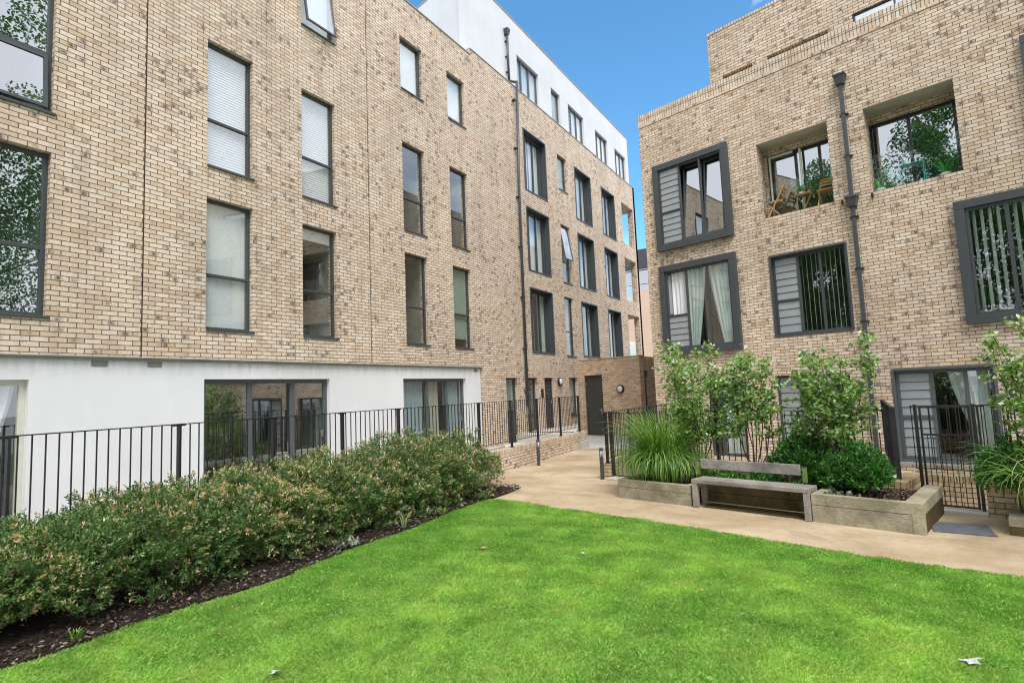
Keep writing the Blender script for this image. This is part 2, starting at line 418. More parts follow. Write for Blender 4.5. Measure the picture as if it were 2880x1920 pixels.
def wall_grid(mb, F, u0, u1, z0, z1, holes, thick=.3, d=0.0):
    us = sorted({u0, u1, *[h[0] for h in holes if u0 < h[0] < u1], *[h[1] for h in holes if u0 < h[1] < u1]})
    zs = sorted({z0, z1, *[h[2] for h in holes if z0 < h[2] < z1], *[h[3] for h in holes if z0 < h[3] < z1]})
    for a, b in zip(us, us[1:]):
        for c, e in zip(zs, zs[1:]):
            mu, mz = (a + b) / 2, (c + e) / 2
            if any(h[0] < mu < h[1] and h[2] < mz < h[3] for h in holes): continue
            mb.quad(F.p(a, d, c), F.p(b, d, c), F.p(b, d, e), F.p(a, d, e))
    for h in holes:
        a, b, c, e = max(h[0], u0), min(h[1], u1), max(h[2], z0), min(h[3], z1)
        if a >= b or c >= e: continue
        t = h[4] if len(h) > 4 else thick
        mb.quad(F.p(a, d, c), F.p(a, d, e), F.p(a, d - t, e), F.p(a, d - t, c))
        mb.quad(F.p(b, d, c), F.p(b, d - t, c), F.p(b, d - t, e), F.p(b, d, e))
        mb.quad(F.p(a, d, e), F.p(b, d, e), F.p(b, d - t, e), F.p(a, d - t, e))
        mb.quad(F.p(a, d, c), F.p(a, d - t, c), F.p(b, d - t, c), F.p(b, d, c))
    # outer rim and back so that the wall is solid
    mb.quad(F.p(u0, d, z1), F.p(u1, d, z1), F.p(u1, d - thick, z1), F.p(u0, d - thick, z1))
    mb.quad(F.p(u0, d, z0), F.p(u0, d - thick, z0), F.p(u1, d - thick, z0), F.p(u1, d, z0))
    mb.quad(F.p(u0, d, z0), F.p(u0, d, z1), F.p(u0, d - thick, z1), F.p(u0, d - thick, z0))
    mb.quad(F.p(u1, d, z0), F.p(u1, d - thick, z0), F.p(u1, d - thick, z1), F.p(u1, d, z1))

def room(mb, F, u0, u1, z0, z1, d0, depth=2.4):
    a, b, c, e, f, g = u0, u1, z0, z1, d0, d0 - depth
    mb.quad(F.p(a, g, c), F.p(b, g, c), F.p(b, g, e), F.p(a, g, e))
    mb.quad(F.p(a, f, c), F.p(a, g, c), F.p(a, g, e), F.p(a, f, e))
    mb.quad(F.p(b, f, c), F.p(b, g, c), F.p(b, g, e), F.p(b, f, e))
    mb.quad(F.p(a, f, e), F.p(b, f, e), F.p(b, g, e), F.p(a, g, e))
    mb.quad(F.p(a, f, c), F.p(b, f, c), F.p(b, g, c), F.p(a, g, c))

# ---------- window contents (sub-parts of the window)
def c_blind(w, F, u0, u1, z0, z1, d, mat='blind'):
    obj('blind', MB().fbox(F, u0, u1, d - .004, d, z0, z1), M[mat], w)
def c_venetian(w, F, u0, u1, z0, z1, d, mat='slat', pitch=.052):
    mb = MB(); z = z0 + .01
    while z < z1:
        mb.quad(F.p(u0, d, z), F.p(u1, d, z), F.p(u1, d - .009, z + pitch * .97), F.p(u0, d - .009, z + pitch * .97)); z += pitch
    obj('venetian_blind', mb, M[mat], w)
def c_vertical(w, F, u0, u1, z0, z1, d, pitch=.115, ang=50, wid=.085):
    mb = MB(); u = u0 + pitch / 2; ca, sa = math.cos(R(ang)) * wid / 2, math.sin(R(ang)) * wid / 2
    while u < u1:
        j = random.uniform(-.006, .006)
        mb.quad(F.p(u - ca + j, d - sa, z0), F.p(u + ca + j, d + sa, z0), F.p(u + ca, d + sa, z1), F.p(u - ca, d - sa, z1)); u += pitch
    obj('vertical_blind', mb, M['vslat'], w)
def c_curtain(w, F, u0, u1, z0, z1, d, mat='curtain', folds=None, pull=0.0, amp=.035):
    """folded curtain sheet; pull gathers the foot towards u0 (negative) or u1 (positive)"""
    W = u1 - u0; folds = folds or max(3, int(W / .11)); n = folds * 8; mz = 7
    V = []; Fc = []
    ph = random.random() * 6
    for j in range(mz + 1):
        t = j / mz; z = z1 + (z0 - z1) * t
        g = pull * (t ** 1.3)
        for i in range(n + 1):
            s = i / n
            if g < 0: uu = u0 + W * s * (1 + g)
            elif g > 0: uu = u1 - W * (1 - s) * (1 - g)
            else: uu = u0 + W * s
            a = amp * math.sin(s * folds * 2 * math.pi + ph + .5 * math.sin(3 * t + s * 9)) * (.75 + .3 * math.sin(s * 17 + ph))
            V.append(F.p(uu, d + a, z))
    for j in range(mz):
        for i in range(n):
            a = j * (n + 1) + i; Fc.append((a, a + 1, a + n + 2, a + n + 1))
    mb = MB(); mb.v = V; mb.f = Fc
    return obj('curtain', mb, M[mat], w, smooth=True)

def window(B, F, u0, u1, z0, z1, inset=.10, mull=(), trans=(), fw=.05, glass='glass', fm='metal', content=None, sill=True,
           rooms=None, tilt=None, name='window', dthick=.07, label=None, louvre=None, surround=None, bay=None, wallt=.3, lmat='panel', open_pane=None, proud=.0):
    """frame mesh = the window part; panes, sill, surround, louvre panel and blinds are its sub-parts"""
    su0, su1, sz0, sz1 = u0, u1, z0, z1
    d = -inset
    if bay:        # projecting metal box
        bw, pr = bay
        u0, u1, z0, z1 = u0 + bw, u1 - bw, z0 + bw, z1 - bw; d = pr - .05
    elif surround:
        u0, u1, z0, z1 = u0 + surround, u1 - surround, z0 + surround, z1 - surround
    fr = MB(); d1 = d - dthick
    fr.fbox(F, u0, u0 + fw, d1, d, z0, z1); fr.fbox(F, u1 - fw, u1, d1, d, z0, z1)
    fr.fbox(F, u0 + fw, u1 - fw, d1, d, z0, z0 + fw); fr.fbox(F, u0 + fw, u1 - fw, d1, d, z1 - fw, z1)
    ms = sorted(mull); edges = [u0 + fw] + [x for m_ in ms for x in (m_ - fw * .55, m_ + fw * .55)] + [u1 - fw]
    for m_ in ms: fr.fbox(F, m_ - fw * .55, m_ + fw * .55, d1, d + .004, z0 + fw, z1 - fw)
    cells = []
    for k in range(len(ms) + 1):
        a, b = edges[2 * k], edges[2 * k + 1]
        tz = [t_[1] for t_ in trans if t_[0] in (k, -1)]
        zz = [z0 + fw] + [x for t_ in sorted(tz) for x in (t_ - fw * .5, t_ + fw * .5)] + [z1 - fw]
        for t_ in tz: fr.fbox(F, a, b, d1, d + .004, t_ - fw * .5, t_ + fw * .5)
        for q in range(len(zz) // 2): cells.append((k, q, a, b, zz[2 * q], zz[2 * q + 1]))
    w = obj(name, fr, M[fm], B, bevel=.004)
    if label: w['label'] = label
    pn = MB(); dp = d - .03
    for k, q, a, b, c, e in cells:
        if louvre is not None and k == louvre: continue
        if tilt and k in tilt: continue
        if open_pane and open_pane[0] == k and open_pane[1] == q: continue
        pn.quad(F.p(a, dp, c), F.p(b, dp, c), F.p(b, dp, e), F.p(a, dp, e))
    if pn.f: obj('pane', pn, M[glass], w)
    if tilt:  # sashes leaned inwards, an addition so their glass mirrors the sky
        an = R(6.0)
        for k, q, a, b, c, e in cells:
            if k not in tilt: continue
            def P(uu, zz, off=0): l = zz - c; return F.p(uu, d - .01 - l * math.sin(an) + off, c + l * math.cos(an))
            sash = MB(); t_ = .035
            for (x0, x1, y0, y1) in ((a, a + t_, c, e), (b - t_, b, c, e), (a + t_, b - t_, c, c + t_), (a + t_, b - t_, e - t_, e)):
                sash.hexa([P(x0, y0, -.03), P(x1, y0, -.03), P(x1, y0, .0), P(x0, y0, .0), P(x0, y1, -.03), P(x1, y1, -.03), P(x1, y1, .0), P(x0, y1, .0)])
            obj('open_or_tilted_casement', sash, M[fm], w)
            obj('casement_pane', MB().quad(P(a + t_, c + t_, -.015), P(b - t_, c + t_, -.015), P(b - t_, e - t_, -.015), P(a + t_, e - t_, -.015)), M[glass], w)
    if open_pane:
        for k, q, a, b, c, e in cells:
            if open_pane[0] == k and open_pane[1] == q:
                kind, an = open_pane[2], R(open_pane[3]); sash = MB(); gp = MB(); t_ = .045
                h = e - c; wd = b - a
                if kind == 'top':      # hinged at the head, foot swings out
                    def P(uu, zz, off=0): l = e - zz; return F.p(uu, d + l * math.sin(an) + off, e - l * math.cos(an))
                else:                  # hinged at the left jamb, swings inwards
                    def P(uu, zz, off=0): l = uu - a; return F.p(a + l * math.cos(an), d - .02 - l * math.sin(an) + off, zz)
                for (x0, x1, y0, y1) in ((a, a + t_, c, e), (b - t_, b, c, e), (a + t_, b - t_, c, c + t_), (a + t_, b - t_, e - t_, e)):
                    sash.hexa([P(x0, y0, -.02), P(x1, y0, -.02), P(x1, y0, .02), P(x0, y0, .02), P(x0, y1, -.02), P(x1, y1, -.02), P(x1, y1, .02), P(x0, y1, .02)])
                so = obj('open_or_tilted_casement', sash, M[fm], w)
                if open_pane[4] == 'glass':
                    gp.quad(P(a + t_, c + t_), P(b - t_, c + t_), P(b - t_, e - t_), P(a + t_, e - t_)); obj('casement_pane', gp, M['glass_hi'], w)
                else:
                    gp.hexa([P(a + t_, c + t_, -.012), P(b - t_, c + t_, -.012), P(b - t_, c + t_, .012), P(a + t_, c + t_, .012), P(a + t_, e - t_, -.012), P(b - t_, e - t_, -.012), P(b - t_, e - t_, .012), P(a + t_, e - t_, .012)])
                    obj('louvre_panel', gp, M[lmat], w)
    if louvre is not None:
        lv = MB()
        for k, q, a, b, c, e in cells:
            if k != louvre or (open_pane and open_pane[0] == k and open_pane[1] == q): continue
            n = max(3, round((e - c) / .185)); h = (e - c) / n
            for i in range(n):
                z_ = c + i * h
                lv.hexa([F.p(a, d - .06, z_ + .005), F.p(b, d - .06, z_ + .005), F.p(b, d - .012, z_ + .005), F.p(a, d - .012, z_ + .005),
                         F.p(a, d - .06, z_ + h - .007), F.p(b, d - .06, z_ + h - .007), F.p(b, d - .030, z_ + h - .007), F.p(a, d - .030, z_ + h - .007)])
            lv.fbox(F, a, b, d - .066, d - .061, c, e)
        obj('louvre_panel', lv, M[lmat], w, bevel=.002)
    if sill:
        obj('window_sill', MB().fbox(F, su0 + .004, su1 + .03, -inset - .02, .03, sz0 - .035, sz0 + .004), M[fm], w, bevel=.004)
    if surround:
        s_ = MB(); o_ = .018; t_ = surround
        for (a, b, c, e) in ((su0 - .004, su0 + t_, sz0, sz1), (su1 - t_, su1 + .004, sz0, sz1), (su0 + t_, su1 - t_, sz0 - .004, sz0 + t_), (su0 + t_, su1 - t_, sz1 - t_, sz1 + .004)):
            s_.fbox(F, a, b, -wallt, o_, c, e)
        obj('surround', s_, M[fm], w, bevel=.004)
    if bay:
        s_ = MB(); a0, a1, c0, c1 = su0, su1, sz0, sz1
        for (a, b, c, e, pp) in ((a0, a0 + bw, c0 + bw, c1 - bw, 0), (a1 - bw, a1, c0 + bw, c1 - bw, 0), (a0, a1, c0, c0 + bw, .003), (a0, a1, c1 - bw, c1, .003)):
            s_.fbox(F, a, b, -.3, pr + pp, c, e)
        obj('surround', s_, M[fm], w, bevel=.006)
    if content: content(w, F, u0 + fw, u1 - fw, z0 + fw, z1 - fw, d1 - .07)
    if rooms is not None:
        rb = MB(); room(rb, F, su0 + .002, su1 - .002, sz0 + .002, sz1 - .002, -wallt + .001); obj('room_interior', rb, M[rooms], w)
    return w

# ================================================================== SETTING: ground, path, beds
def sheet(name, pts, z, mat, kind='structure'):
    bm = bmesh.new(); vs = [bm.verts.new((x, y, z)) for x, y in pts]; bm.faces.new(vs); bmesh.ops.triangulate(bm, faces=bm.faces[:]); bm.faces.ensure_lookup_table(); bm.normal_update()
    if bm.faces[0].normal.z < 0: bmesh.ops.reverse_faces(bm, faces=bm.faces[:])
    me = bpy.data.meshes.new(name); bm.to_mesh(me); bm.free(); me.materials.append(mat)
    o = bpy.data.objects.new(name, me); COL.objects.link(o); tag(o, kind=kind); return o
sheet('ground', [(-400, -400), (400, -400), (400, 400), (-400, 400)], -.55, M['concrete'])
def sn2(s, n): p = SN(s, n); return (p[0], p[1])
PATHP = [(-7.75, -9), (12, -9), sn2(9, 9.95), sn2(-7.12, 9.95), (-4.70, 16.2), (-4.70, 48), (-9.6, 48), (-9.6, 16.9), (-7.75, 16.9)]
sheet('path', PATHP, 0.0, M['path'])
sheet('concrete_slab', [(-7.72, 16.45), (-4.72, 16.45), (-4.72, 24), (-9.6, 24), (-9.6, 16.92), (-7.72, 16.92)], .006, M['concrete'])
o = obj('terrace', MB().poly([SN(-8.6, 10.2, -.22), SN(9, 10.2, -.22), SN(9, 14.6, -.22), SN(-8.6, 14.6, -.22)]), M['pale_conc']); tag(o, kind='structure')
o = obj('terrace', MB().box(-9.75, -7.62, -9, 16.95, -.3, .24).hexa([(-9.75, 15.9, -.3), (-7.95, 15.9, -.3), (-7.95, 16.7, -.3), (-9.75, 21.0, -.3), (-9.75, 15.9, .5), (-7.95, 15.9, .5), (-7.95, 16.7, .5), (-9.75, 21.0, .5)]), M['pale_conc']); tag(o, kind='structure')

# value noise for colour patches
def vnoise(x, y, s, seed=0):
    g = np.random.default_rng(seed).random((64, 64)); x = x * s + 20; y = y * s + 20
    xi = np.floor(x).astype(int); yi = np.floor(y).astype(int); fx = x - xi; fy = y - yi
    fx = fx * fx * (3 - 2 * fx); fy = fy * fy * (3 - 2 * fy)
    a = g[xi % 64, yi % 64]; b = g[(xi + 1) % 64, yi % 64]; c = g[xi % 64, (yi + 1) % 64]; d = g[(xi + 1) % 64, (yi + 1) % 64]
    return (a * (1 - fx) + b * fx) * (1 - fy) + (c * (1 - fx) + d * fx) * fy

EDGE = [(-5.86, 8.18), (-5.60, 8.36), (-5.28, 8.37), (-4.36, 8.12), (-3.4, 7.95), (-2.57, 7.78), (-1.51, 7.50), (-.31, 7.16), (.62, 6.98), (1.17, 6.90), (3, 6.62), (6, 6.2), (10, 5.6)]
LEFTE = [(-5.57, -3), (-5.55, .6), (-5.57, 1.61), (-5.52, 2.22), (-5.56, 2.85), (-5.42, 3.75), (-5.62, 5.18), (-5.57, 5.92), (-5.74, 7.3)]
LAWN = LEFTE + EDGE + [(10, -3)]
sheet('lawn', LAWN, .018, mat_plain('lawn_thatch', (.26, .36, .09), .95, .1, 0, .3, 5))
# planting bed, gently mounded
nx, ny = 16, 90
X = np.linspace(-7.3, -5.5, nx); Y = np.linspace(-3, 9.7, ny); gx, gy = np.meshgrid(X, Y, indexing='ij')
gz = .012 + .05 * np.clip((-5.62 - gx) / .25, 0, 1) + .05 * vnoise(gx, gy, 3.5, 3) * np.clip((-5.6 - gx) / .3, 0, 1)
ins = np.interp(gy, [p[1] for p in LEFTE], [p[0] for p in LEFTE]); gz = np.where(gx > ins - .02, -.02, gz)
gz = np.where(gy > 9.0, gz - (gy - 9.0) * .12, gz)
Vb = np.stack([gx, gy, gz], -1).reshape(-1, 3); ii = np.arange(nx * ny).reshape(nx, ny)
Fb = np.stack([ii[:-1, :-1], ii[1:, :-1], ii[1:, 1:], ii[:-1, 1:]], -1).reshape(-1, 4)
tag(np_obj('planting_bed', Vb, Fb, M['mulch'], smooth=True), kind='structure')

# ================================================================== LEFT BUILDING
LB = thing('apartment_building', 'long pale brick apartment block with white ground floor and white set-back penthouse', 'building', (-9.7, 0, 0))
S1, H1, S2, H2, S3, H3 = 3.265, 5.675, 6.28, 8.70, 10.19, 11.68
c0 = (1.30, 3.155); c1 = (5.435, 6.34); c2 = (7.48, 8.39); c3 = (10.63, 11.52); c4 = (12.66, 13.54)
c5 = (17.16, 18.93); c6 = (19.97, 20.81); c7 = (21.59, 23.35); c8 = (24.63, 26.36); c9 = (27.40, 29.18)
cm1 = (-1.6, -.6); cm2 = (-4.2, -3.2)
rows = ((S1, H1), (S2, H2))
holesA = [(*c, *r_) for c in (c0, c1, c2, c3, c4) for r_ in (*rows, (S3, H3))]
wA = MB(); wall_grid(wA, FL, .2, 13.93, 2.717, 12.82, holesA)
obj('wall', wA, M['brick'], LB)
S3F = 9.305
holesB = [(*c, S1, H1) for c in (c5, c6, c7, c8)] + [(*c, S2, H2) for c in (c5, c6, c7, c8)] + [(*c6, S3, H3)] + [(*c, S3F, H3) for c in (c5, c7, c8)]
holesB += [(*c9, 3.42, H1), (*c9, 6.42, H2), (*c9, 9.46, H3)]
gA = (15.32, 16.07, .24, 2.39); gB = (16.63, 17.45, .52, 2.39); gC = (17.96, 18.67, .52, 2.39); gD = (20.02, 20.83, .90, 2.39)
holesB += [gA, gB, gC, gD]
wB = MB(); wall_grid(wB, FL, 13.93, 29.60, -.3, 13.03, holesB)
obj('wall', wB, M['brick'], LB)
# movement joints
for u in (4.40, 9.40): obj('movement_joint', MB().fbox(FL, u - .009, u + .009, -.01, .0025, 2.72, 12.8), M['joint'], LB)
# far end wall with the corner balconies open to the side
FE = Fr((-9.70, 29.60, 0), (-1, 0, 0), (0, 1, 0))
wE = MB(); wall_grid(wE, FE, 0, 9, -.3, 13.03, [(.30, 1.9, 3.42, H1, .25), (.30, 1.9, 6.42, H2, .25), (.30, 1.9, 9.46, H3, .25)], .25)
obj('wall', wE, M['brick'], LB)
for zf, zc in ((3.05, H1), (6.05, H2), (9.1, H3)):
    obj('balcony_slab', MB().box(-11.65, -10.02, 27.2, 29.34, zf, zf + .12), M['soffit'], LB); obj('balcony_ceiling', MB().box(-11.65, -10.02, 27.2, 29.34, zc + .002, zc + .2), M['soffit'], LB)
bw_ = MB(); bw_.box(-11.9, -11.66, 26.9, 29.34, 2.9, 12.6); bw_.box(-11.66, -10.02, 26.95, 27.19, 2.9, 12.6); obj('balcony_wall', bw_, M['brick'], LB)
for zf, tp in ((3.42, 4.3), (6.42, 7.3), (9.46, 10.35)):
    obj('balustrade', MB().fbox(FL, c9[0] + .01, c9[1] - .01, -.16, -.145, zf - .1, tp), M['glass_green'], LB)
    obj('balustrade', MB().fbox(FE, .31, 1.89, -.14, -.125, zf - .1, tp), M['glass_green'], LB)
# white ground floor
D0 = (.9, 3.0, .24, 2.37); D1 = (5.435, 8.18, .24, 2.37); D2 = (10.49, 13.15, .24, 2.37)
FLw = Fr((-9.73, 0, 0), (0, 1, 0), (1, 0, 0))
wW = MB(); wall_grid(wW, FLw, .2, 13.90, -.3, 2.70, [D0, D1, D2], .27); obj('rendered_wall', wW, M['render'], LB)
fl_ = MB(); fl_.fbox(FL, .2, 13.97, -.04, .045, 2.703, 2.722); fl_.fbox(FL, .2, 13.90, -.03, .004, 2.66, 2.7025); obj('flashing', fl_, M['flashing'], LB)
for u in (3.84, 4.62, 13.66):
    v_ = MB(); w_ = .10 if u < 13 else .08
    for k in range(5): v_.fbox(FLw, u - w_, u + w_, 0, .012, 2.575 + k * .016, 2.584 + k * .016)
    v_.fbox(FLw, u - w_ - .01, u + w_ + .01, 0, .006, 2.565, 2.655); obj('wall_vent', v_, M['flashing'], LB)
# parapet cappings
obj('parapet_capping', MB().fbox(FL, .2, 13.93, -.32, .02, 12.822, 12.86), M['flashing'], LB)
obj('parapet_capping', MB().fbox(FL, 13.93, 29.62, -.32, .02, 13.032, 13.065), M['flashing'], LB)
obj('roof', MB().box(-20, -10.0, .5, 29.3, 12.3, 12.45), M['roof'], LB)
obj('back_wall', MB().box(-20, -19.7, .2, 29.3, -.3, 12.8).box(-19.7, -10.0, .2, .5, -.3, 12.8), M['brick'], LB)
# penthouse
FP = Fr((-9.95, 0, 0), (0, 1, 0), (1, 0, 0)); ZP = 16.03; PH = 14.75
PWS = [(17.40, 19.11), (20.21, 21.04), (21.85, 23.55), (24.94, 26.54), (27.56, 29.20)]
wP = MB(); wall_grid(wP, FP, 14.07, 29.65, 12.46, ZP, [(a, b, 12.98, PH) for a, b in PWS], .25)
E0 = Vector((-9.95, 14.07, 0)); E1 = E0 + Vector((-BC, BS, 0)) * 8
wP.quad((E0.x, E0.y, 12.46), (E1.x, E1.y, 12.46), (E1.x, E1.y, ZP), (E0.x, E0.y, ZP))
wP.quad((-9.95, 29.65, 12.46), (-18, 29.65, 12.46), (-18, 29.65, ZP), (-9.95, 29.65, ZP))
obj('penthouse_wall', wP, M['render_white'], LB)
pr_ = MB(); pr_.hexa([(-9.93, 14.04, ZP), (-9.93, 29.67, ZP), (-18, 29.67, ZP), (E1.x, E1.y, ZP), (-9.93, 14.04, ZP + .05), (-9.93, 29.67, ZP + .05), (-18, 29.67, ZP + .05), (E1.x, E1.y, ZP + .05)])
obj('roof', pr_, M['flashing'], LB)
rmL = 'room'
def cc(mat='curtain', pull=0, a=0., b=1.):
    return lambda w, F, u0, u1, z0, z1, d: c_curtain(w, F, u0 + (u1 - u0) * a, u0 + (u1 - u0) * b, z0, z1, d, mat, pull=pull)
def cb(mat='blind', zb=0.):
    return lambda w, F, u0, u1, z0, z1, d: c_blind(w, F, u0, u1, z0 + (z1 - z0) * zb, z1, d + .05, mat)
def cv(): return lambda w, F, u0, u1, z0, z1, d: c_venetian(w, F, u0, u1, z0, z1, d + .05)
def two(*fs):
    def g(*a):
        for f in fs: f(*a)
    return g
T = .42
for c, r_, cont, gl, op in (
    (c0, 1, cc('curtain', 0, .38, .58), 'glass_hi', None), (c0, 2, None, 'glass_hi', (0, 0, 'top', 5, 'glass')),
    (c1, 1, cb(), 'glass', None), (c1, 2, cv(), 'glass', None),
    (c2, 1, cb('blind', .9), 'glass', None), (c2, 2, cv(), 'glass', None),
    (c3, 1, None, 'glass', None), (c3, 2, None, 'glass', None), (c4, 1, cb('blind_green', .1), 'glass', None), (c4, 2, None, 'glass', None)):
    z0, z1 = rows[r_ - 1]; tz = z0 + (1.0 if r_ == 1 else .925)
    fr_ = {'fw': .06} if c in (c0,) else {}
    window(LB, FL, c[0], c[1], z0, z1, .10, trans=((-1, tz),), glass=gl, content=cont, rooms=rmL, open_pane=op, **fr_)
window(LB, FL, *c2, S3, H3, .08, glass='glass_hi', rooms=rmL, open_pane=(0, 0, 'top', 9, 'glass'), content=cb())
for c, ct in ((c0, None), (c1, cb()), (c3, cb('blind', .0)), (c4, cb('blind', .12))):
    window(LB, FL, *c, S3, H3, .10, glass='glass', content=ct, rooms=rmL)
for c in (c5, c7, c8):
    for z0, z1 in ((S1, H1), (S2, H2), (S3F, H3)):
        u0, u1 = c; w_ = u1 - u0
        k = random.random()
        ct = two(cc('blind', 0, .0, .46), cc('blind', 0, .54, 1.0)) if k < .5 else cc('blind', 0, 0, 1)
        if z0 == S1: ct = two(cc('curtain_cream', 0, .22, .46), cc('curtain', 0, .64, 1.0))
        window(LB, FL, u0, u1, z0, z1, .22, mull=(u0 + w_ * .30, u0 + w_ * .62), fw=.06, content=ct, rooms=rmL, sill=False, surround=.05, name='window')
window(LB, FL, *c6, S3, H3, .10, content=cb('blind_green', 0), rooms=rmL)
window(LB, FL, *c6, S2, H2, .10, trans=((-1, S2 + .9),), content=None, rooms=rmL, open_pane=(0, 1, 'top', 9, 'glass'), fm='metal2')
window(LB, FL, *c6, S1, H1, .10, trans=((-1, S1 + 1.0),), content=None, rooms=rmL)
for k, (a, b) in enumerate(PWS):
    ml = () if k == 1 else (a + (b - a) * .27, a + (b - a) * .62)
    window(LB, FP, a, b, 12.98, PH, .10, mull=ml, fw=.05, content=cb('blind_green' if k == 1 else 'blind', 0.0), rooms=rmL, sill=False, wallt=.25, fm='metal2', louvre=0 if k == 2 else None)
# ground floor sliding doors
def dw(u): return u
window(LB, FLw, *D0, .10, fw=.075, mull=(1.9,), fm='white_frame', name='patio_door', sill=False, wallt=.27, rooms=rmL, content=two(cc('blind', -.45, .35, 1.0), cc('blind', 0, 0, .38)), label='cream framed patio door with a white curtain swept aside')
window(LB, FLw, *D1, .10, fw=.085, mull=(6.37, 7.31), fm='metal2', name='patio_door', sill=False, wallt=.27, rooms=rmL, glass='glass_hi', label='three-leaf grey framed patio door reflecting the other block')
window(LB, FLw, *D2, .10, fw=.075, mull=(11.52, 12.35), fm='metal2', name='patio_door', sill=False, wallt=.27, rooms=rmL,
       content=two(cc('curtain_blue', 0, 0.0, .36), cc('curtain_cream', 0, .40, .62), cc('curtain_blue', 0, .7, .97)), label='sliding patio door with pale blue dotted curtains')
for u in (8.02, 12.98):
    hb = MB().fbox(FLw, u - .015, u + .015, -.10, -.06, 1.15, 1.29).fbox(FLw, u - .11, u + .01, -.06, -.045, 1.24, 1.26); obj('handle', hb, M['steel'], LB)
# far ground floor openings
window(LB, FL, *gA, .12, trans=((-1, 1.28),), content=lambda w, F, a, b, z0, z1, d: c_blind(w, F, a, b, 1.3, z1, d + .05, 'blind_green'), rooms=rmL, sill=False, label='narrow window over a dark lower panel')
obj('infill_panel', MB().fbox(FL, gA[0] + .05, gA[1] - .05, -.15, -.11, .28, 1.25), M['metal'], LB)
window(LB, FL, *gB, .12, trans=((-1, 1.05),), content=cc('curtain_cream', 0, .05, .6), rooms=rmL, sill=False, fw=.08, name='door', label='grey glazed door beside the downpipe')
dC = MB()
for k in range(12): dC.hexa([FL.p(gC[0] + .05, -.14, .56 + k * .148), FL.p(gC[1] - .05, -.14, .56 + k * .148), FL.p(gC[1] - .05, -.10, .56 + k * .148), FL.p(gC[0] + .05, -.10, .56 + k * .148), FL.p(gC[0] + .05, -.14, .70 + k * .148), FL.p(gC[1] - .05, -.14, .70 + k * .148), FL.p(gC[1] - .05, -.12, .70 + k * .148), FL.p(gC[0] + .05, -.12, .70 + k * .148)])
dC.fbox(FL, gC[0], gC[0] + .05, -.18, -.08, .52, 2.39); dC.fbox(FL, gC[1] - .05, gC[1], -.18, -.08, .52, 2.39); dC.fbox(FL, gC[0] + .05, gC[1] - .05, -.18, -.08, 2.34, 2.39); dC.fbox(FL, gC[0] + .05, gC[1] - .05, -.3, -.145, .52, 2.34)
dr = obj('door', dC, M['slate'], LB); dr['label'] = 'dark slatted front door'
obj('handle', MB().fbox(FL, gC[1] - .12, gC[1] - .09, -.10, -.06, 1.42, 1.56), M['steel'], dr)
window(LB, FL, *gD, .12, content=cc('curtain', 0, .45, .95), rooms=rmL, label='narrow ground floor window nearest the passage')
obj('door_entry_panel', MB().fbox(FL, 17.66, 17.80, 0, .035, 1.68, 1.98), M['black'], LB, bevel=.004)
# downpipe with hopper, jogging out where the penthouse sits back
dp = MB().tube([(-9.85, 16.60, 15.05), (-9.85, 16.60, 13.30)], .045, 10).tube([(-9.85, 16.58, 13.26), (-9.56, 16.66, 13.14)], .05, 8).tube([(-9.56, 16.66, 13.18), (-9.60, 16.55, 9), (-9.60, 16.50, 1.45)], .05, 10).tube([(-9.6, 16.50, 1.50), (-9.6, 16.62, 1.28), (-9.6, 16.64, .3)], .05, 10)
pipe = obj('downpipe', dp, M['metal'], LB, smooth=True)
obj('hopper', MB().hexa([(-9.94, 16.54, 15.05), (-9.80, 16.54, 15.05), (-9.80, 16.67, 15.05), (-9.94, 16.67, 15.05), (-9.945, 16.50, 15.28), (-9.76, 16.50, 15.28), (-9.76, 16.71, 15.28), (-9.945, 16.71, 15.28)]), M['metal'], pipe, bevel=.006)
for z in (14.8, 14.2, 13.6): obj('bracket', MB().box(-9.95, -9.84, 16.55, 16.65, z, z + .03), M['metal'], pipe)
for z in (12.4, 10.6, 8.8, 7.0, 5.2, 3.4, 1.9): obj('bracket', MB().box(-9.71, -9.56, 16.45, 16.60, z, z + .03), M['metal'], pipe)

# ================================================================== LOW BROWN BRICK BLOCK AT THE END OF THE PASSAGE
EB = thing('entrance_block', 'low brown brick entrance block with a dark grey door, closing the passage between the blocks', 'building', (-8.3, 20.8, 0))
FB = Fr((-9.70, 21.10, 0), (BC, -BS, 0), (-BS, -BC, 0))
wB2 = MB(); dd = (.20, 1.10, .02, 2.46); wall_grid(wB2, FB, 0.004, 2.87, -.3, 3.09, [dd], .3)
cx, cy = -9.70 + 2.87 * BC, 21.10 - 2.87 * BS
FS = Fr((cx, cy, 0), (0, 1, 0), (1, 0, 0)); wall_grid(wB2, FS, 0, 6, -.3, 3.09, [], .3)
obj('wall', wB2, M['brick_brown'], EB)
obj('roof', MB().hexa([(-9.68, 21.2, 2.9), (cx - .02, cy + .02, 2.9), (cx - .02, cy + 6, 2.9), (-9.68, cy + 6, 2.9), (-9.68, 21.2, 2.96), (cx - .02, cy + .02, 2.96), (cx - .02, cy + 6, 2.96), (-9.68, cy + 6, 2.96)]), M['roof'], EB)
obj('parapet_capping', MB().fbox(FB, 0.01, 2.89, -.30, .02, 3.092, 3.12), M['brick_brown'], EB)
dr = obj('door', MB().fbox(FB, dd[0] + .06, dd[1] - .06, -.13, -.08, .03, 2.40), M['door'], EB, bevel=.004)
fr2 = MB(); fr2.fbox(FB, dd[0], dd[0] + .06, -.2, -.05, .02, 2.46); fr2.fbox(FB, dd[1] - .06, dd[1], -.2, -.05, .02, 2.46); fr2.fbox(FB, dd[0] + .06, dd[1] - .06, -.2, -.05, 2.40, 2.46)
obj('door_frame', fr2, M['metal'], dr)
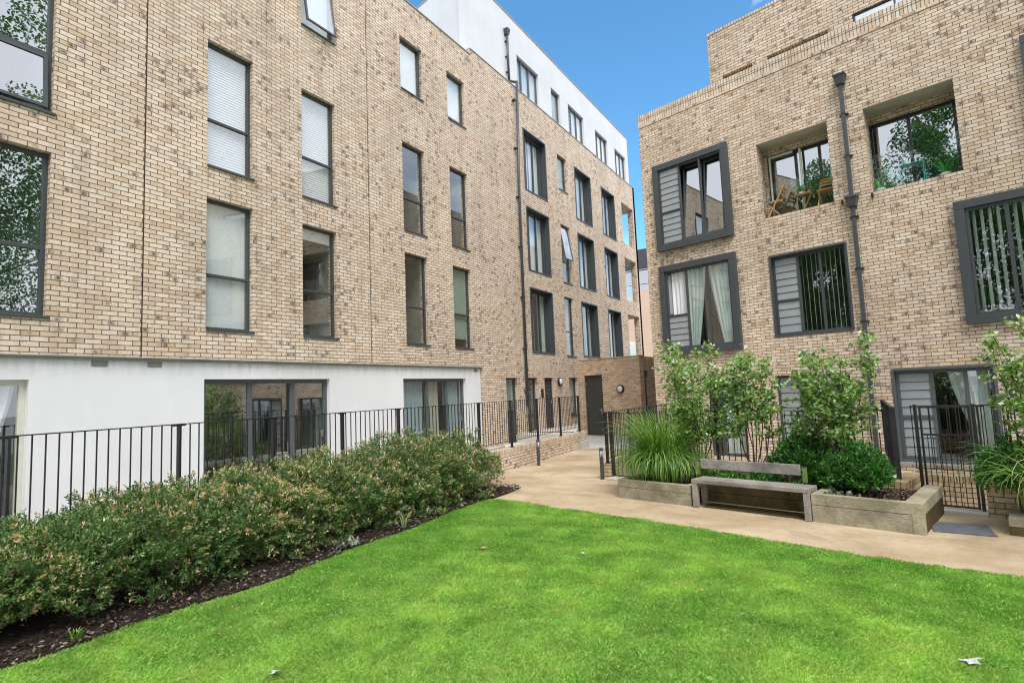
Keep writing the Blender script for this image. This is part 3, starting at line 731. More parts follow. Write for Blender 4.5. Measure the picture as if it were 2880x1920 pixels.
obj('handle', MB().fbox(FB, .955, .99, -.08, -.035, .88, 1.12).fbox(FB, .84, .98, -.045, -.025, 1.02, 1.05), M['steel'], dr, bevel=.004)
obj('hinge', MB().fbox(FB, .245, .275, -.08, -.062, 2.05, 2.15).fbox(FB, .245, .275, -.08, -.062, 1.2, 1.3), M['steel'], dr)
pp = obj('downpipe', MB().box(cx, cx + .09, cy + .35, cy + .44, .05, 2.3), M['black'], EB)
obj('hopper', MB().box(cx, cx + .17, cy + .30, cy + .50, 2.25, 2.52), M['black'], pp, bevel=.01)

# ================================================================== WALL LAMPS
def wall_lamp(p, N, label):
    t = thing('wall_lamp', label, 'wall lamp', p, 'round bulkhead lamps on the brick walls')
    obj('lamp_rim', MB().lathe(p, N, [(.165, 0), (.165, .06), (.15, .085), (.128, .085), (.128, .06)], 28), M['black'], t, smooth=False)
    obj('diffuser', MB().lathe(p, N, [(.127, .05), (.127, .075), (.105, .10), (.06, .118), (0, .123)], 28), M['lamp_glass'], t, smooth=True)
wall_lamp(FL.p(19.16, .0, 2.23), FL.N, 'round black rimmed wall lamp on the pale brick beside the slatted front door')
wall_lamp(FB.p(1.97, .0, 1.85), FB.N, 'round black rimmed wall lamp on the brown brick right of the dark grey door')

# ================================================================== RIGHT BUILDING
RB = thing('apartment_building', 'buff brick apartment block with dark projecting bay windows and recessed balconies', 'building', SN(-4, 14.41, 0))
UB1 = (-8.09, -5.86); UW2 = (-5.05, -3.31); UA1 = (-5.13, -3.475); UA2 = (-2.72, -1.10); UB3 = (-1.32, .91); UB4 = (-.04, 2.19)
holesR = [(UB1[0] + .1, UB1[1] - .1, 5.9, 8.25), (UB1[0] + .1, UB1[1] - .1, 2.88, 5.24), (*UW2, 2.996, 5.056), (*UA1, 6.055, 8.03), (*UA2, 6.055, 8.03),
          (UB3[0] + .1, UB3[1] - .1, 2.98, 5.30), (UB4[0] + .1, UB4[1] - .1, 5.9, 8.25), (-6.95, -5.93, -.02, 2.04), (-5.14, -3.50, -.02, 2.04), (-2.70, -.97, .08, 2.064), (1.5, 3.2, .08, 2.064), (2.0, 3.7, 2.996, 5.056), (3.2, 4.9, 6.055, 8.03)]
wR = MB(); wall_grid(wR, FR, -8.52, 9.0, -.5, 9.72, holesR, .3); obj('wall', wR, M['brick_right'], RB)
obj('wall', MB().fbox(FR, -8.52, 9.0, -.30, .012, 9.72, 9.79), M['brick_right'], RB)
obj('soldier_course', MB().fbox(FR, -8.52, 9.0, -.30, .004, 9.792, 9.955).fbox(FR, -8.54, 9.0, -.31, .014, 9.957, 10.12), M['soldier_small'], RB)
FRE = Fr(SN(-8.52, 14.41), (0, 1, 0), (-1, 0, 0)); wl = MB()
a_ = SN(-8.52, 14.412); wl.quad((a_[0], a_[1], -.5), (a_[0], a_[1] + 12, -.5), (a_[0], a_[1] + 12, 10.12), (a_[0], a_[1], 10.12)); obj('wall', wl, M['brick_right'], RB)
obj('roof', MB().poly([SN(-8.4, 14.6, 9.85), SN(9, 14.6, 9.85), SN(9, 24, 9.85), SN(-8.4, 24, 9.85)]), M['roof'], RB)
FU = Fr(SN(0, 14.45), (BC, -BS, 0), (-BS, -BC, 0))
slots = [(-5.86, -5.06, 10.122, 10.25), (-4.69, -3.27, 10.122, 10.25), (-2.75, .6, 10.122, 10.36)]
wU = MB(); wall_grid(wU, FU, -6.21, 9.0, 10.121, 11.55, slots, .45)
a_ = SN(-6.21, 14.45); wU.quad((a_[0], a_[1], 10.12), (a_[0] + 2.3, a_[1] + 8, 10.12), (a_[0] + 2.3, a_[1] + 8, 11.55), (a_[0], a_[1], 11.55))
obj('upper_wall', wU, M['brick_right'], RB)
obj('soldier_course', MB().fbox(FU, -6.22, 9.0, -.35, .008, 11.552, 11.62), M['soldier_small'], RB)
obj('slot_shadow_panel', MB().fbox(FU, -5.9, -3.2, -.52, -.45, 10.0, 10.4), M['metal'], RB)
sg = obj('balustrade', MB().fbox(FU, -2.74, .59, -.10, -.085, 10.13, 10.34), M['glass_hi'], RB)
obj('balustrade_rail', MB().fbox(FU, -2.75, .6, -.13, -.05, 10.34, 10.358).fbox(FU, -2.75, -2.71, -.13, -.05, 10.125, 10.34).fbox(FU, -1.95, -1.92, -.13, -.05, 10.125, 10.34), M['metal'], sg)
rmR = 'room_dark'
window(RB, FR, *UB1, 5.79, 8.355, mull=(-7.28, -6.66), trans=((0, 6.90),), louvre=0, bay=(.17, .14), sill=False, rooms=None, fw=.045, name='bay_window', tilt=(1, 2), glass='glass_hi', label='upper dark bay with shut louvre panels and bright sky in the glass')  # tilt added only to bring the sky's reflection into the glass
window(RB, FR, *UB1, 2.775, 5.34, mull=(-7.28, -6.66), trans=((0, 3.88),), louvre=0, bay=(.17, .14), sill=False, fw=.045, name='bay_window', open_pane=(0, 1, 'left', 62, 'louvre'),
       content=two(cc('blind', 0, .05, .30), cc('curtain', -.55, .32, .62), cc('curtain', .5, .66, 1.0)), label='lower dark bay with its louvre open and pale curtains drawn aside')
window(RB, FR, *UW2, 2.996, 5.056, .10, mull=(-4.42, -3.92), trans=((0, 3.90),), louvre=0, surround=.045, sill=False, fw=.05, content=lambda w, F, a, b, z0, z1, d: c_vertical(w, F, -4.40, b, z0, z1, d + .05, .105, 66, .085), rooms=rmR, fm='metal', name='window', label='window with grey louvre panels and vertical slat blinds')
window(RB, FR, *UB3, 2.88, 5.40, mull=(-.52, .16), bay=(.17, .14), sill=False, fw=.06, fm='metal', name='bay_window', content=lambda w, F, a, b, z0, z1, d: c_vertical(w, F, a, b, z0, z1, d + .05, .125, 52, .095), label='dark bay with vertical slat blinds')
window(RB, FR, *UB4, 5.79, 8.355, mull=(.8,), bay=(.17, .14), sill=False, fw=.05, name='bay_window')
for (a, b), z0, z1 in ((UB1, 5.79, 8.355), (UB1, 2.775, 5.34), (UB3, 2.88, 5.40), (UB4, 5.79, 8.355)):
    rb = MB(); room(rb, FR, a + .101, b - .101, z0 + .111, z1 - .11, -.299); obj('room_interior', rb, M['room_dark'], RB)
window(RB, FR, -6.95, -5.93, -.02, 2.04, .12, mull=(-6.62,), fw=.07, sill=False, rooms=rmR, name='patio_door', content=cc('curtain', 0, .3, .9))
window(RB, FR, -5.14, -3.50, -.02, 2.04, .12, mull=(-4.6, -4.05), louvre=0, trans=((0, .85),), fw=.06, sill=False, rooms=rmR, name='patio_door', content=cc('curtain', 0, .35, .6))
g3 = window(RB, FR, -2.70, -.97, .08, 2.064, .10, mull=(-2.02, -1.46), louvre=0, trans=((0, 1.02),), fw=.065, surround=.045, sill=False, rooms=rmR, name='window', fm='metal2', content=cc('curtain', .75, .55, .98), label='ground floor window with louvre panel and a swept curtain')
obj('window_sill', MB().fbox(FR, -2.74, -.90, -.12, .06, .035, .078), M['flashing'], g3, bevel=.004)
window(RB, FR, 1.5, 3.2, .08, 2.064, .10, mull=(2.0, 2.6), rooms=rmR); window(RB, FR, 2.0, 3.7, 2.996, 5.056, .10, mull=(2.6, 3.2), rooms=rmR)
# recessed balconies with glazed doors behind
for (a, b), ga, gb, mul in ((UA1, -5.10, -3.0, (-4.42, -3.86)), (UA2, -2.76, -.95, (-2.0, -1.18)), ((3.2, 4.9), 3.3, 4.8, (4.0,))):
    dpt = .62; x0, x1, z0, z1 = a - .06, b + .55, 5.93, 8.03
    FK = Fr(Vector(FR.o) - FR.N * dpt, FR.D, FR.N)
    kb = MB(); wall_grid(kb, FK, x0, x1, z0, z1 + .2, [(ga, gb, 5.96, 7.84)], .2)
    kb.quad(FR.p(x0, -.3, z0), FR.p(x0, -dpt, z0), FR.p(x0, -dpt, z1 + .2), FR.p(x0, -.3, z1 + .2)); kb.quad(FR.p(x1, -.3, z0), FR.p(x1, -dpt, z0), FR.p(x1, -dpt, z1 + .2), FR.p(x1, -.3, z1 + .2))
    obj('balcony_wall', kb, M['brick_right'], RB)
    obj('balcony_slab', MB().fbox(FR, x0, x1, -dpt, -.30, z0 - .15, z0 + .02), M['soffit'], RB)
    obj('balcony_ceiling', MB().fbox(FR, x0, x1, -dpt, -.301, z1 + .004, z1 + .15).fbox(FR, a + .003, b - .003, -.3005, -.01, z1 - .012, z1 + .0039), M['soffit'], RB)
    window(RB, FK, ga, gb, 5.96, 7.84, .06, mull=mul, fw=.055, glass='glass_hi', sill=False, rooms=rmR, wallt=.2, name='balcony_door', fm='black')
    obj('balustrade', MB().fbox(FR, a + .015, b - .015, -.20, -.185, 6.0, 6.95), M['glass_green'], RB)
obj('door_curtain', MB().fbox(FR, -4.30, -4.25, -.60, -.56, 5.97, 7.80), M['pale_frame'], RB); obj('door_trim', MB().fbox(FR, -5.04, -5.0, -.60, -.56, 5.97, 7.80).fbox(FR, -5.0, -4.45, -.60, -.56, 7.75, 7.80), M['pale_frame'], RB)
# downpipe
dpz = MB().fbox(FR, -3.13, -3.05, .06, .14, 6.05, 8.74).fbox(FR, -3.13, -3.05, .06, .14, .70, 5.80)
dpz.hexa([FR.p(-3.13, .06, .30), FR.p(-3.05, .06, .30), FR.p(-3.05, .14, .30), FR.p(-3.13, .14, .30), FR.p(-3.13, .06, .699), FR.p(-3.05, .06, .699), FR.p(-3.05, .14, .699), FR.p(-3.13, .14, .699)])
pipe = obj('downpipe', dpz, M['metal'], RB, bevel=.006)
for z in (8.72, 5.80):
    obj('hopper', MB().hexa([FR.p(-3.17, .02, z), FR.p(-3.01, .02, z), FR.p(-3.01, .18, z), FR.p(-3.17, .18, z), FR.p(-3.20, .004, z + .20), FR.p(-2.98, .004, z + .20), FR.p(-2.98, .22, z + .20), FR.p(-3.20, .22, z + .20)])
        .fbox(FR, -3.215, -2.965, .0035, .235, z + .201, z + .245), M['metal'], pipe, bevel=.004)
for z in (8.0, 7.0, 5.55, 4.35, 3.15, 2.2, 1.2): obj('bracket', MB().fbox(FR, -3.18, -3.0, .004, .058, z, z + .03).fbox(FR, -3.137, -3.043, .052, .147, z, z + .03), M['black'], pipe)
obj('wall_outlet', MB().fbox(FR, -3.32, -3.28, .002, .07, 5.93, 6.02).fbox(FR, -2.72, -2.68, .002, .07, 5.93, 6.02), M['black'], RB)
obj('wall_vent', MB().fbox(FR, -.6, -.37, .0, .006, 8.48, 8.55), M['brick_mossy'], RB)
obj('overflow_pipe', MB().tube([FR.p(-3.10, .03, 8.9), FR.p(-3.10, .05, 9.06)], .045, 10), M['pot_white'], RB)

# ================================================================== DISTANT BUILDING IN THE GAP
DB = thing('apartment_building', 'distant peach rendered block with a glazed top storey, seen through the gap', 'building', (-12, 47, 0))
obj('wall', MB().box(-19, -7, 45, 57, -.5, 9.95), M['peach'], DB)
obj('glazed_storey', MB().box(-18.9, -7.1, 45.1, 56.9, 9.95, 11.8), M['glass_hi'], DB)
obj('storey_back_wall', MB().box(-18.5, -7.5, 46.5, 56, 9.96, 11.78), M['room'], DB)
obj('roof', MB().box(-19.3, -6.7, 44.7, 57.3, 11.8, 13.4), M['slate'], DB)
obj('balcony_rail', MB().box(-19, -7, 44.93, 44.98, 10.5, 10.56).box(-19, -7, 44.9, 45.02, 11.70, 11.79), M['steel'], DB)

# ================================================================== LEFT RETAINING WALL AND RAILING
FW = Fr((-6.74, 0, 0), (-.055, 1, 0), (1, .055, 0))
bwl = thing('brick_wall', 'low pale brick retaining wall with a header coping beside the tan path', 'wall', FW.p(12, 0, 0))
obj('wall', MB().fbox(FW, 10.45, 16.98, -.22, 0, -.2, .42), M['brick'], bwl)
obj('coping', MB().fbox(FW, 10.45, 16.99, -.23, .006, .4215, .535), M['soldier_small'], bwl)
obj('return_wall', MB().box(-9.70, FW.p(16.9, -.23, 0)[0], 16.75, 16.97, -.2, .50), M['brick'], bwl)
bw2 = thing('brick_wall', 'low brick retaining wall with a white painted coping behind the long hedge', 'wall', FW.p(4, 0, 0))
obj('wall', MB().fbox(FW, -6, 10.44, -.20, 0, -.2, .535), M['brick'], bw2)
obj('coping', MB().fbox(FW, -6, 10.46, -.24, .012, .5365, .655), M['render'], bw2)
obj('terrace_step', MB().fbox(FW, 10.47, 11.9, -.42, -.235, .3, .575), M['pale_conc'], bwl)

def railing(root, F, u0, u1, zt, zb, posts, pz0, sp=.112, d=0, bar=.006, th=.012, stays=True):
    obj('top_rail', MB().fbox(F, u0, u1, d - .022, d + .022, zt - .012, zt), M['black'], root)
    obj('bottom_rail', MB().fbox(F, u0, u1, d - .016, d + .016, zb - .01, zb), M['black'], root)
    mb = MB(); n = int((u1 - u0) / sp)
    for k in range(n + 1):
        u = u0 + .01 + k * (u1 - u0 - .02) / n
        if any(abs(u - q) < .03 for q in posts): continue
        mb.fbox(F, u - bar, u + bar, d - th / 2, d + th / 2, zb - .01, zt - .012)
    obj('bars', mb, M['black'], root)
    for q in posts:
        pb = MB().fbox(F, q - .012, q + .012, d - .032, d + .032, pz0, zt - .013)
        if stays: pb.fbox(F, q - .07, q + .07, d - .018, d + .018, zt - .028, zt - .0125)
        pb.fbox(F, q - .04, q + .04, d - .05, d + .05, pz0, pz0 + .014)
        obj('post', pb, M['black'], root)
rl = thing('railing', 'long black vertical bar railing along the terrace above the hedge and low brick wall', 'railing', FW.p(5, -.06, .655))
railing(rl, FW, -4.0, 16.56, 1.705, .70, [-2.8, -1.2, .4, 2.0, 3.62, 4.94, 6.26, 7.64, 9.05, 10.44, 11.95, 13.46, 15.02, 16.54], .54, d=-.06)

# ================================================================== RIGHT TERRACE WALLS, FENCES AND GATES
FF = Fr(SN(0, 9.95), (BC, -BS, 0), (-BS, -BC, 0))
def bwall(label, parts, cop=True, mat='brick_mossy', cmat='soldier_mossy'):
    t = thing('brick_wall', label, 'wall', parts[0][0].p((parts[0][1] + parts[0][2]) / 2, -.1, 0))
    for F, u0, u1, d0, d1, z0, z1 in parts:
        obj('wall', MB().fbox(F, u0, u1, d0, d1, z0, z1 - .1), M[mat], t)
        obj('coping', MB().fbox(F, u0 - .003, u1 + .003, d0 - .004, d1 + .004, z1 - .0985, z1), M[cmat], t)
    return t
bwall('low mossy brick wall behind the timber planters and bench', [(FF, -6.1, -1.78, 0.0, .22, -.3, .38)])
bwall('low mossy brick wall seen through the black gate', [(FF, -1.76, -.70, -1.05, -.83, -.3, .36), (Fr(SN(-1.77, 9.95), (-BS, -BC, 0), (-BC, BS, 0)), -.826, 0.0, -.012, .21, -.3, .375)])
bwall('mossy brick pier and wall right of the black gate, beside the right hand planter', [(FF, -.90, 4.5, -.02, .21, -.3, .42)])
pier = thing('brick_pier', 'short brick pier at the foot of the fence beside the left bollard light', 'brick pier', (-4.66, 11.3, 0))
obj('pier', MB().box(-4.78, -4.56, 11.22, 11.42, -.05, .30), M['brick_mossy'], pier)
FSD = Fr((-4.67, 11.30, 0), (0, 1, 0), (-1, 0, 0))
sdw = thing('brick_wall', 'low brick wall under the side fence running back along the passage', 'wall', (-4.67, 13.5, 0))
obj('wall', MB().fbox(FSD, .13, 4.7, -.11, .11, -.3, .30), M['brick_mossy'], sdw)
sf = thing('railing', 'black side fence running back along the passage to the right hand block', 'railing', (-4.67, 13, .3))
railing(sf, FSD, 0.02, 4.66, 1.40, .40, [.04, 1.5, 3.1, 4.62], .301, sp=.10)
fm_ = thing('railing', 'black vertical bar fence behind the young trees and bench', 'railing', SN(-4, 9.84, .38))
railing(fm_, FF, -6.1, -1.95, 1.42, .50, [-6.08, -4.6, -3.2, -1.97], .3805, d=.11)
FD = Fr(SN(-1.90, 9.95), (0, 1, 0), (1, 0, 0))
fd_ = thing('railing', 'black fence panel dividing the two ground floor terraces left of the gate', 'railing', SN(-1.9, 10.2, .3))
railing(fd_, FD, 0.0, 3.6, 1.45, .42, [.0, 1.2, 2.4, 3.58], .3, sp=.10)
fb_ = thing('railing', 'tall black fence on the low wall seen behind the gate', 'railing', SN(-1.2, 10.9, .36))
railing(fb_, FF, -1.84, 3.5, 1.43, .44, [-1.0, .6, 2.0], .3605, d=-.94)
fr3 = thing('railing', 'black fence right of the gate, behind the right hand planter', 'railing', SN(1, 9.9, .42))
railing(fr3, FF, -.88, 3.5, 1.48, .52, [-.60, 1.0, 2.4], .4205, d=.10)
# gate
gt = thing('gate', 'black bar gate between two tall posts behind the dark mat', 'gate', SN(-1.28, 9.86, 0))
FG = Fr(SN(0, 9.88), (BC, -BS, 0), (-BS, -BC, 0))
for q in (-1.61, -.955): obj('gate_post', MB().fbox(FG, q - .02, q + .02, -.02, .02, 0, 1.49), M['black'], gt, bevel=.003)
lf = MB()
for q in (-1.555, -1.00): lf.fbox(FG, q - .013, q + .013, -.015, .015, .06, 1.47 if q > -1.2 else 1.46)
for z in (.075, 1.06, 1.45): lf.fbox(FG, -1.541, -1.014, -.012, .012, z - .012, z + .012)
obj('gate_frame', lf, M['black'], gt)
gb = MB(); 
for k in range(1, 9): q = -1.555 + k * .0617; gb.fbox(FG, q - .005, q + .005, -.006, .006, .088, 1.048)
for k in range(1, 5): q = -1.555 + k * .111; gb.fbox(FG, q - .005, q + .005, -.006, .006, 1.073, 1.437)
obj('bars', gb, M['black'], gt)
obj('lock_box', MB().fbox(FG, -1.10, -1.014, -.03, .03, .78, .98), M['black'], gt, bevel=.004)
obj('handle', MB().tube([FG.p(-1.07, .03, .90), FG.p(-1.07, .075, .90), FG.p(-1.16, .075, .90)], .008, 6), M['black'], gt)
g1 = thing('gate', 'black bar gate beside the ornamental grass and brick pier', 'gate', SN(-6.6, 9.9, 0))
for q in (-7.03, -6.14): obj('gate_post', MB().fbox(FF, q - .02, q + .02, -.02, .02, 0, 1.40), M['black'], g1)
lf = MB()
for q in (-6.98, -6.19): lf.fbox(FF, q - .012, q + .012, -.012, .012, .05, 1.39)
for z in (.06, 1.38): lf.fbox(FF, -6.968, -6.202, -.012, .012, z - .01, z + .01)
obj('gate_frame', lf, M['black'], g1); gb = MB()
for k in range(1, 8): q = -6.98 + k * .0985; gb.fbox(FF, q - .005, q + .005, -.006, .006, .07, 1.37)
obj('bars', gb, M['black'], g1)
for (s0, s1_, n0, n1_) in ((-1.64, -.90, 9.70, 9.94), (-7.0, -6.12, 9.62, 9.93)):
    p_ = [SN(s0, n0), SN(s1_, n0), SN(s1_, n1_), SN(s0, n1_)]
    tag(obj('threshold', MB().hexa([(a, b, -.05) for a, b, c in p_] + [(a, b, .045) for a, b, c in p_]), M['pale_conc'], bevel=.008), kind='structure')
p_ = [(.68, 9.13), (.67, 8.58), (1.27, 8.55), (1.26, 9.15)]
tag(obj('drain_cover', MB().hexa([(a, b, .002) for a, b in p_] + [(a, b, .014) for a, b in p_]), M['rubber'], bevel=.003), 'dark grey rectangular cover set in the path in front of the gate', 'drain cover')

# ================================================================== PLANTERS
def sbox(mb, s0, s1, n0, n1, z0, z1): return mb.hexa([SN(s0, n0, z0), SN(s1, n0, z0), SN(s1, n1, z0), SN(s0, n1, z0), SN(s0, n0, z1), SN(s1, n0, z1), SN(s1, n1, z1), SN(s0, n1, z1)])
p1 = thing('planter', 'low weathered timber planter with the big grass clump, left of the bench', 'planter', SN(-5, 8.9, 0), 'timber sleeper planters by the path')
def board(t, *b, mat='sleeper'): return obj('sleeper_board', sbox(MB(), *b), M[mat], t, bevel=.006)
board(p1, -5.74, -4.37, 8.25, 8.35, -.02, .19); board(p1, -5.742, -4.372, 8.247, 8.355, .193, .32)
board(p1, -5.74, -5.64, 8.352, 9.70, -.02, .19); board(p1, -5.745, -5.635, 8.357, 9.70, .193, .32)
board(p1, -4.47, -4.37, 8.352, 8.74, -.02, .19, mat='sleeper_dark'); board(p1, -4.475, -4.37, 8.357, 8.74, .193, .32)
obj('planter_soil', sbox(MB(), -5.63, -4.48, 8.36, 9.71, .0, .24), M['soil'], p1)
pm = thing('planter', 'dark timber planter edge behind the bench', 'planter', SN(-3.5, 8.9, 0), 'timber sleeper planters by the path')
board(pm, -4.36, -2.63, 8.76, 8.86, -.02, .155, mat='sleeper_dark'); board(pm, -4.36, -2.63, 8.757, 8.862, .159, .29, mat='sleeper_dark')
obj('planter_soil', sbox(MB(), -4.47, -2.52, 8.87, 9.715, .0, .25), M['soil'], pm)
p2 = thing('planter', 'timber planter with a wide capped right edge, between the bench and the gate', 'planter', SN(-2, 8.9, 0), 'timber sleeper planters by the path')
board(p2, -2.61, -1.37, 8.25, 8.35, -.02, .225); board(p2, -2.612, -1.368, 8.247, 8.356, .229, .37)
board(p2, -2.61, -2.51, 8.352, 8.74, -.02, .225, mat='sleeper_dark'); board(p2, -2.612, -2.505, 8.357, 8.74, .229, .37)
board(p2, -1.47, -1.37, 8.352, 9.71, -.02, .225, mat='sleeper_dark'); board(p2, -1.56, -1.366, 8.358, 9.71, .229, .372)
board(p2, -1.487, -1.364, 8.243, 8.35, -.02, .2285)
obj('planter_soil', sbox(MB(), -2.50, -1.565, 8.36, 9.715, .0, .28), M['soil'], p2)
p3 = thing('planter', 'timber planter at the right edge with grass, right of the dark cover', 'planter', SN(.5, 8.9, 0), 'timber sleeper planters by the path')
board(p3, -.64, 3.0, 8.79, 8.90, -.02, .10, mat='sleeper_dark'); board(p3, -.643, 3.0, 8.787, 8.905, .103, .20); board(p3, -.645, -.45, 8.907, 9.70, .103, .205); board(p3, -.64, -.53, 8.902, 9.70, -.02, .10, mat='sleeper_dark')
obj('planter_soil', sbox(MB(), -.445, 3.0, 8.91, 9.72, .0, .17), M['soil'], p3)

# ================================================================== BENCH
bn = thing('park_bench', 'weathered grey timber bench with a single back board between the planters', 'bench', SN(-3.48, 8.4, 0))
st = obj('seat', sbox(MB(), -4.33, -2.62, 8.21, 8.40, .375, .435), M['bench_wood'], bn, bevel=.008)
obj('seat_board', sbox(MB(), -4.325, -2.625, 8.405, 8.60, .375, .433), M['bench_wood'], bn, bevel=.008)
for (a, b) in ((-4.33, -4.25), (-2.70, -2.62)):
    obj('leg', sbox(MB(), a, b, 8.215, 8.30, 0.005, .374), M['bench_wood'], bn, bevel=.006); obj('leg', sbox(MB(), a, b, 8.51, 8.595, .005, .374), M['bench_wood'], bn, bevel=.006)
    obj('side_rail', sbox(MB(), a + .01, b - .01, 8.302, 8.508, .30, .373), M['bench_wood'], bn)
obj('backrest', sbox(MB(), -4.36, -2.84, 8.615, 8.655, .545, .70), M['bench_wood'], bn, bevel=.008)
for q in (-4.45, -3.62, -2.80): 
    po = obj('back_post', sbox(MB(), q - .03, q + .03, 8.66, 8.70, .44, .655), M['post_green'], bn, bevel=.004)
    obj('post_cap', sbox(MB(), q - .034, q + .034, 8.655, 8.705, .656, .668), M['metal'], po)
dg = MB()
for k in range(4): sbox(dg, -4.22, -2.74, 8.30 + k * .10, 8.34 + k * .10, .004, .012)
obj('drain_slats', dg, M['sleeper_dark'], bn)

# ================================================================== BOLLARD LIGHTS
def bollard(x, y, h, label):
    t = thing('bollard_light', label, 'bollard', (x, y, 0), 'slim black bollard lights'); r = .043
    obj('post', MB().lathe((x, y, 0), (0, 0, 1), [(r, 0), (r, h - .19)], 16), M['metal'], t)
    obj('lens', MB().lathe((x, y, 0), (0, 0, 1), [(r * .72, h - .19), (r * .72, h - .04)], 16), M['lamp_glass'], t, smooth=True)
    cp = MB().lathe((x, y, 0), (0, 0, 1), [(r, h - .04), (r, h), (r * .8, h + .004)], 16)
    for a in (0.4, 2.0, 3.55, 5.1): cp.box(x + r * .86 * math.cos(a) - .005, x + r * .86 * math.cos(a) + .005, y + r * .86 * math.sin(a) - .005, y + r * .86 * math.sin(a) + .005, h - .192, h - .038)
    obj('cap', cp, M['metal'], t)
bollard(-7.12, 12.66, .65, 'slim black bollard light standing against the pale brick retaining wall')
bollard(-4.70, 11.08, .65, 'slim black bollard light standing beside the brick pier and fence')

# ================================================================== LEAVES
def unit(a): return a / np.maximum(np.linalg.norm(a, axis=1, keepdims=True), 1e-6)
def leaves(P, D, L, W, fold=.18, droop=0.0, rng=RNG):
    """P base points, D directions, lengths and widths -> quads"""
    n = len(P); D = unit(D); S = unit(np.cross(D, rng.normal(size=(n, 3)))); Nn = np.cross(D, S)
    L = np.asarray(L).reshape(-1, 1) * np.ones((n, 1)); W = np.asarray(W).reshape(-1, 1) * np.ones((n, 1))
    tip = P + D * L; tip[:, 2] -= droop * L[:, 0]
    mid = P + D * L * .48
    a = mid + S * W * .5 + Nn * W * fold; b = mid - S * W * .5 + Nn * W * fold
    V = np.stack([P, a, tip, b], 1).reshape(-1, 3); F = np.arange(n * 4).reshape(n, 4)
    return V, F
def stems_mesh(segs, rad, n=5):
    mb = MB()
    for pts, r in segs: mb.tube(pts, r, n)
    return mb

M['hedge_leaf'] = mat_leaf('hedge_leaf', [(0, (.04, .085, .025)), (.25, (.10, .19, .06)), (.5, (.22, .34, .12)), (.66, (.36, .42, .16)), (.80, (.62, .40, .20)), (.92, (.86, .66, .56)), (1, (.85, .42, .52))], .4, .35)
M['twig'] = mat_plain('twig_bark', (.12, .075, .045), .9, .2, 0, .3, 20)
def hedge_bush(i, c, r, label, n=1900, bronze=.5, seed=0, gap=None):
    g = np.random.default_rng(seed + 100)
    t = thing('shrub', label, 'shrub', (c[0], c[1], .04), 'dense shrubs in the hedge below the terrace')
    ph = g.random(6) * 6
    # shoots on a lumpy shell, plus some inside
    u = unit(g.normal(size=(n, 3))); u[:, 2] = np.where(g.random(n) < .78, np.abs(u[:, 2]), -np.abs(u[:, 2]) * .8)
    if i > 1:      # the denser bushes are skirted to the ground
        low = u[:, 2] < 0; rr_ = np.sqrt(np.maximum(1 - u[:, 2] ** 2, .05)); fac = np.where(low, (1 - .12 * u[:, 2] ** 2) / rr_, 1); u[:, 0] *= fac; u[:, 1] *= np.where(low, np.minimum(fac, 1.15), 1)
    th = np.arctan2(u[:, 1], u[:, 0])
    lump = 1 + .10 * np.sin(3 * th + ph[0]) + .09 * np.sin(6 * th + ph[1] + 5 * u[:, 2]) + .08 * np.sin(11 * u[:, 2] + ph[2] + 3 * th) + .05 * np.sin(17 * th + ph[3] + 9 * u[:, 2])
    q = g.random(n); shell = np.where(q < .80, 1 - .07 * g.random(n), .45 + .5 * g.random(n))
    vn = vnoise(th * 1.3 + i * 3.1, u[:, 2] * 2.2 + i, 2.4, 21 + i); shell = shell * (.76 + .42 * vn)
    C = np.array([c[0] + (.17 if i > 1 else 0), c[1], c[2]]) + u * np.array(r) * np.array([1.10, 1.28, 1.03]) * (lump * shell)[:, None]
    C[:, 0] = np.minimum(C[:, 0], -5.60 - .12 * g.random(n)); C[:, 2] = np.maximum(C[:, 2], .07 + .08 * g.random(n))
    out = unit(u * np.array([1, 1, .9]) + np.array([0, 0, .55]) + g.normal(size=(n, 3)) * .35)
    k = 16
    base = np.repeat(C, k, 0); o = np.repeat(out, k, 0); pos = np.tile(np.linspace(0, 1, k), n)
    P = base - o * ((1 - pos) * .10)[:, None] + g.normal(size=(n * k, 3)) * .006
    side = g.normal(size=(n * k, 3)); side -= o * np.sum(side * o, 1, keepdims=True)
    D = o * (.35 + .6 * pos)[:, None] + unit(side) * .8
    sz = np.repeat(.85 + .4 * g.random(n), k)
    V, F = leaves(P, D, .035 * sz * (.75 + .4 * g.random(n * k)), .0148 * sz, rng=g)
    shoot = np.repeat(g.random(n), k); patch = np.repeat(vnoise(C[:, 1] + C[:, 2], C[:, 0] + C[:, 2] * 1.7, 4.0, 5), k)
    tint = .10 + .46 * g.random(n * k) + .18 * (patch - .5)
    tipb = (pos > .72) & (shoot + (patch - .5) * .8 > 1 - bronze * .85)
    tint = np.where(tipb, .66 + .30 * g.random(n * k), tint)
    np_obj('foliage', V, F, M['hedge_leaf'], t, np.clip(tint, 0, 1))
    segs = []
    for j in range(16):
        a = g.random() * 6.28; rr = .5 + .4 * g.random(); b0 = Vector((c[0] + .10 * math.cos(a), c[1] + .10 * math.sin(a), .03))
        e = Vector((c[0] + r[0] * rr * math.cos(a), c[1] + r[1] * rr * math.sin(a), .15 + r[2] * g.random() * .9))
        mid = (b0 + e) / 2 + Vector((g.normal() * .05, g.normal() * .05, .08)); segs.append(([b0, mid, e], [.011, .007, .003]))
    obj('stems', stems_mesh(segs, 1), M['twig'], t)
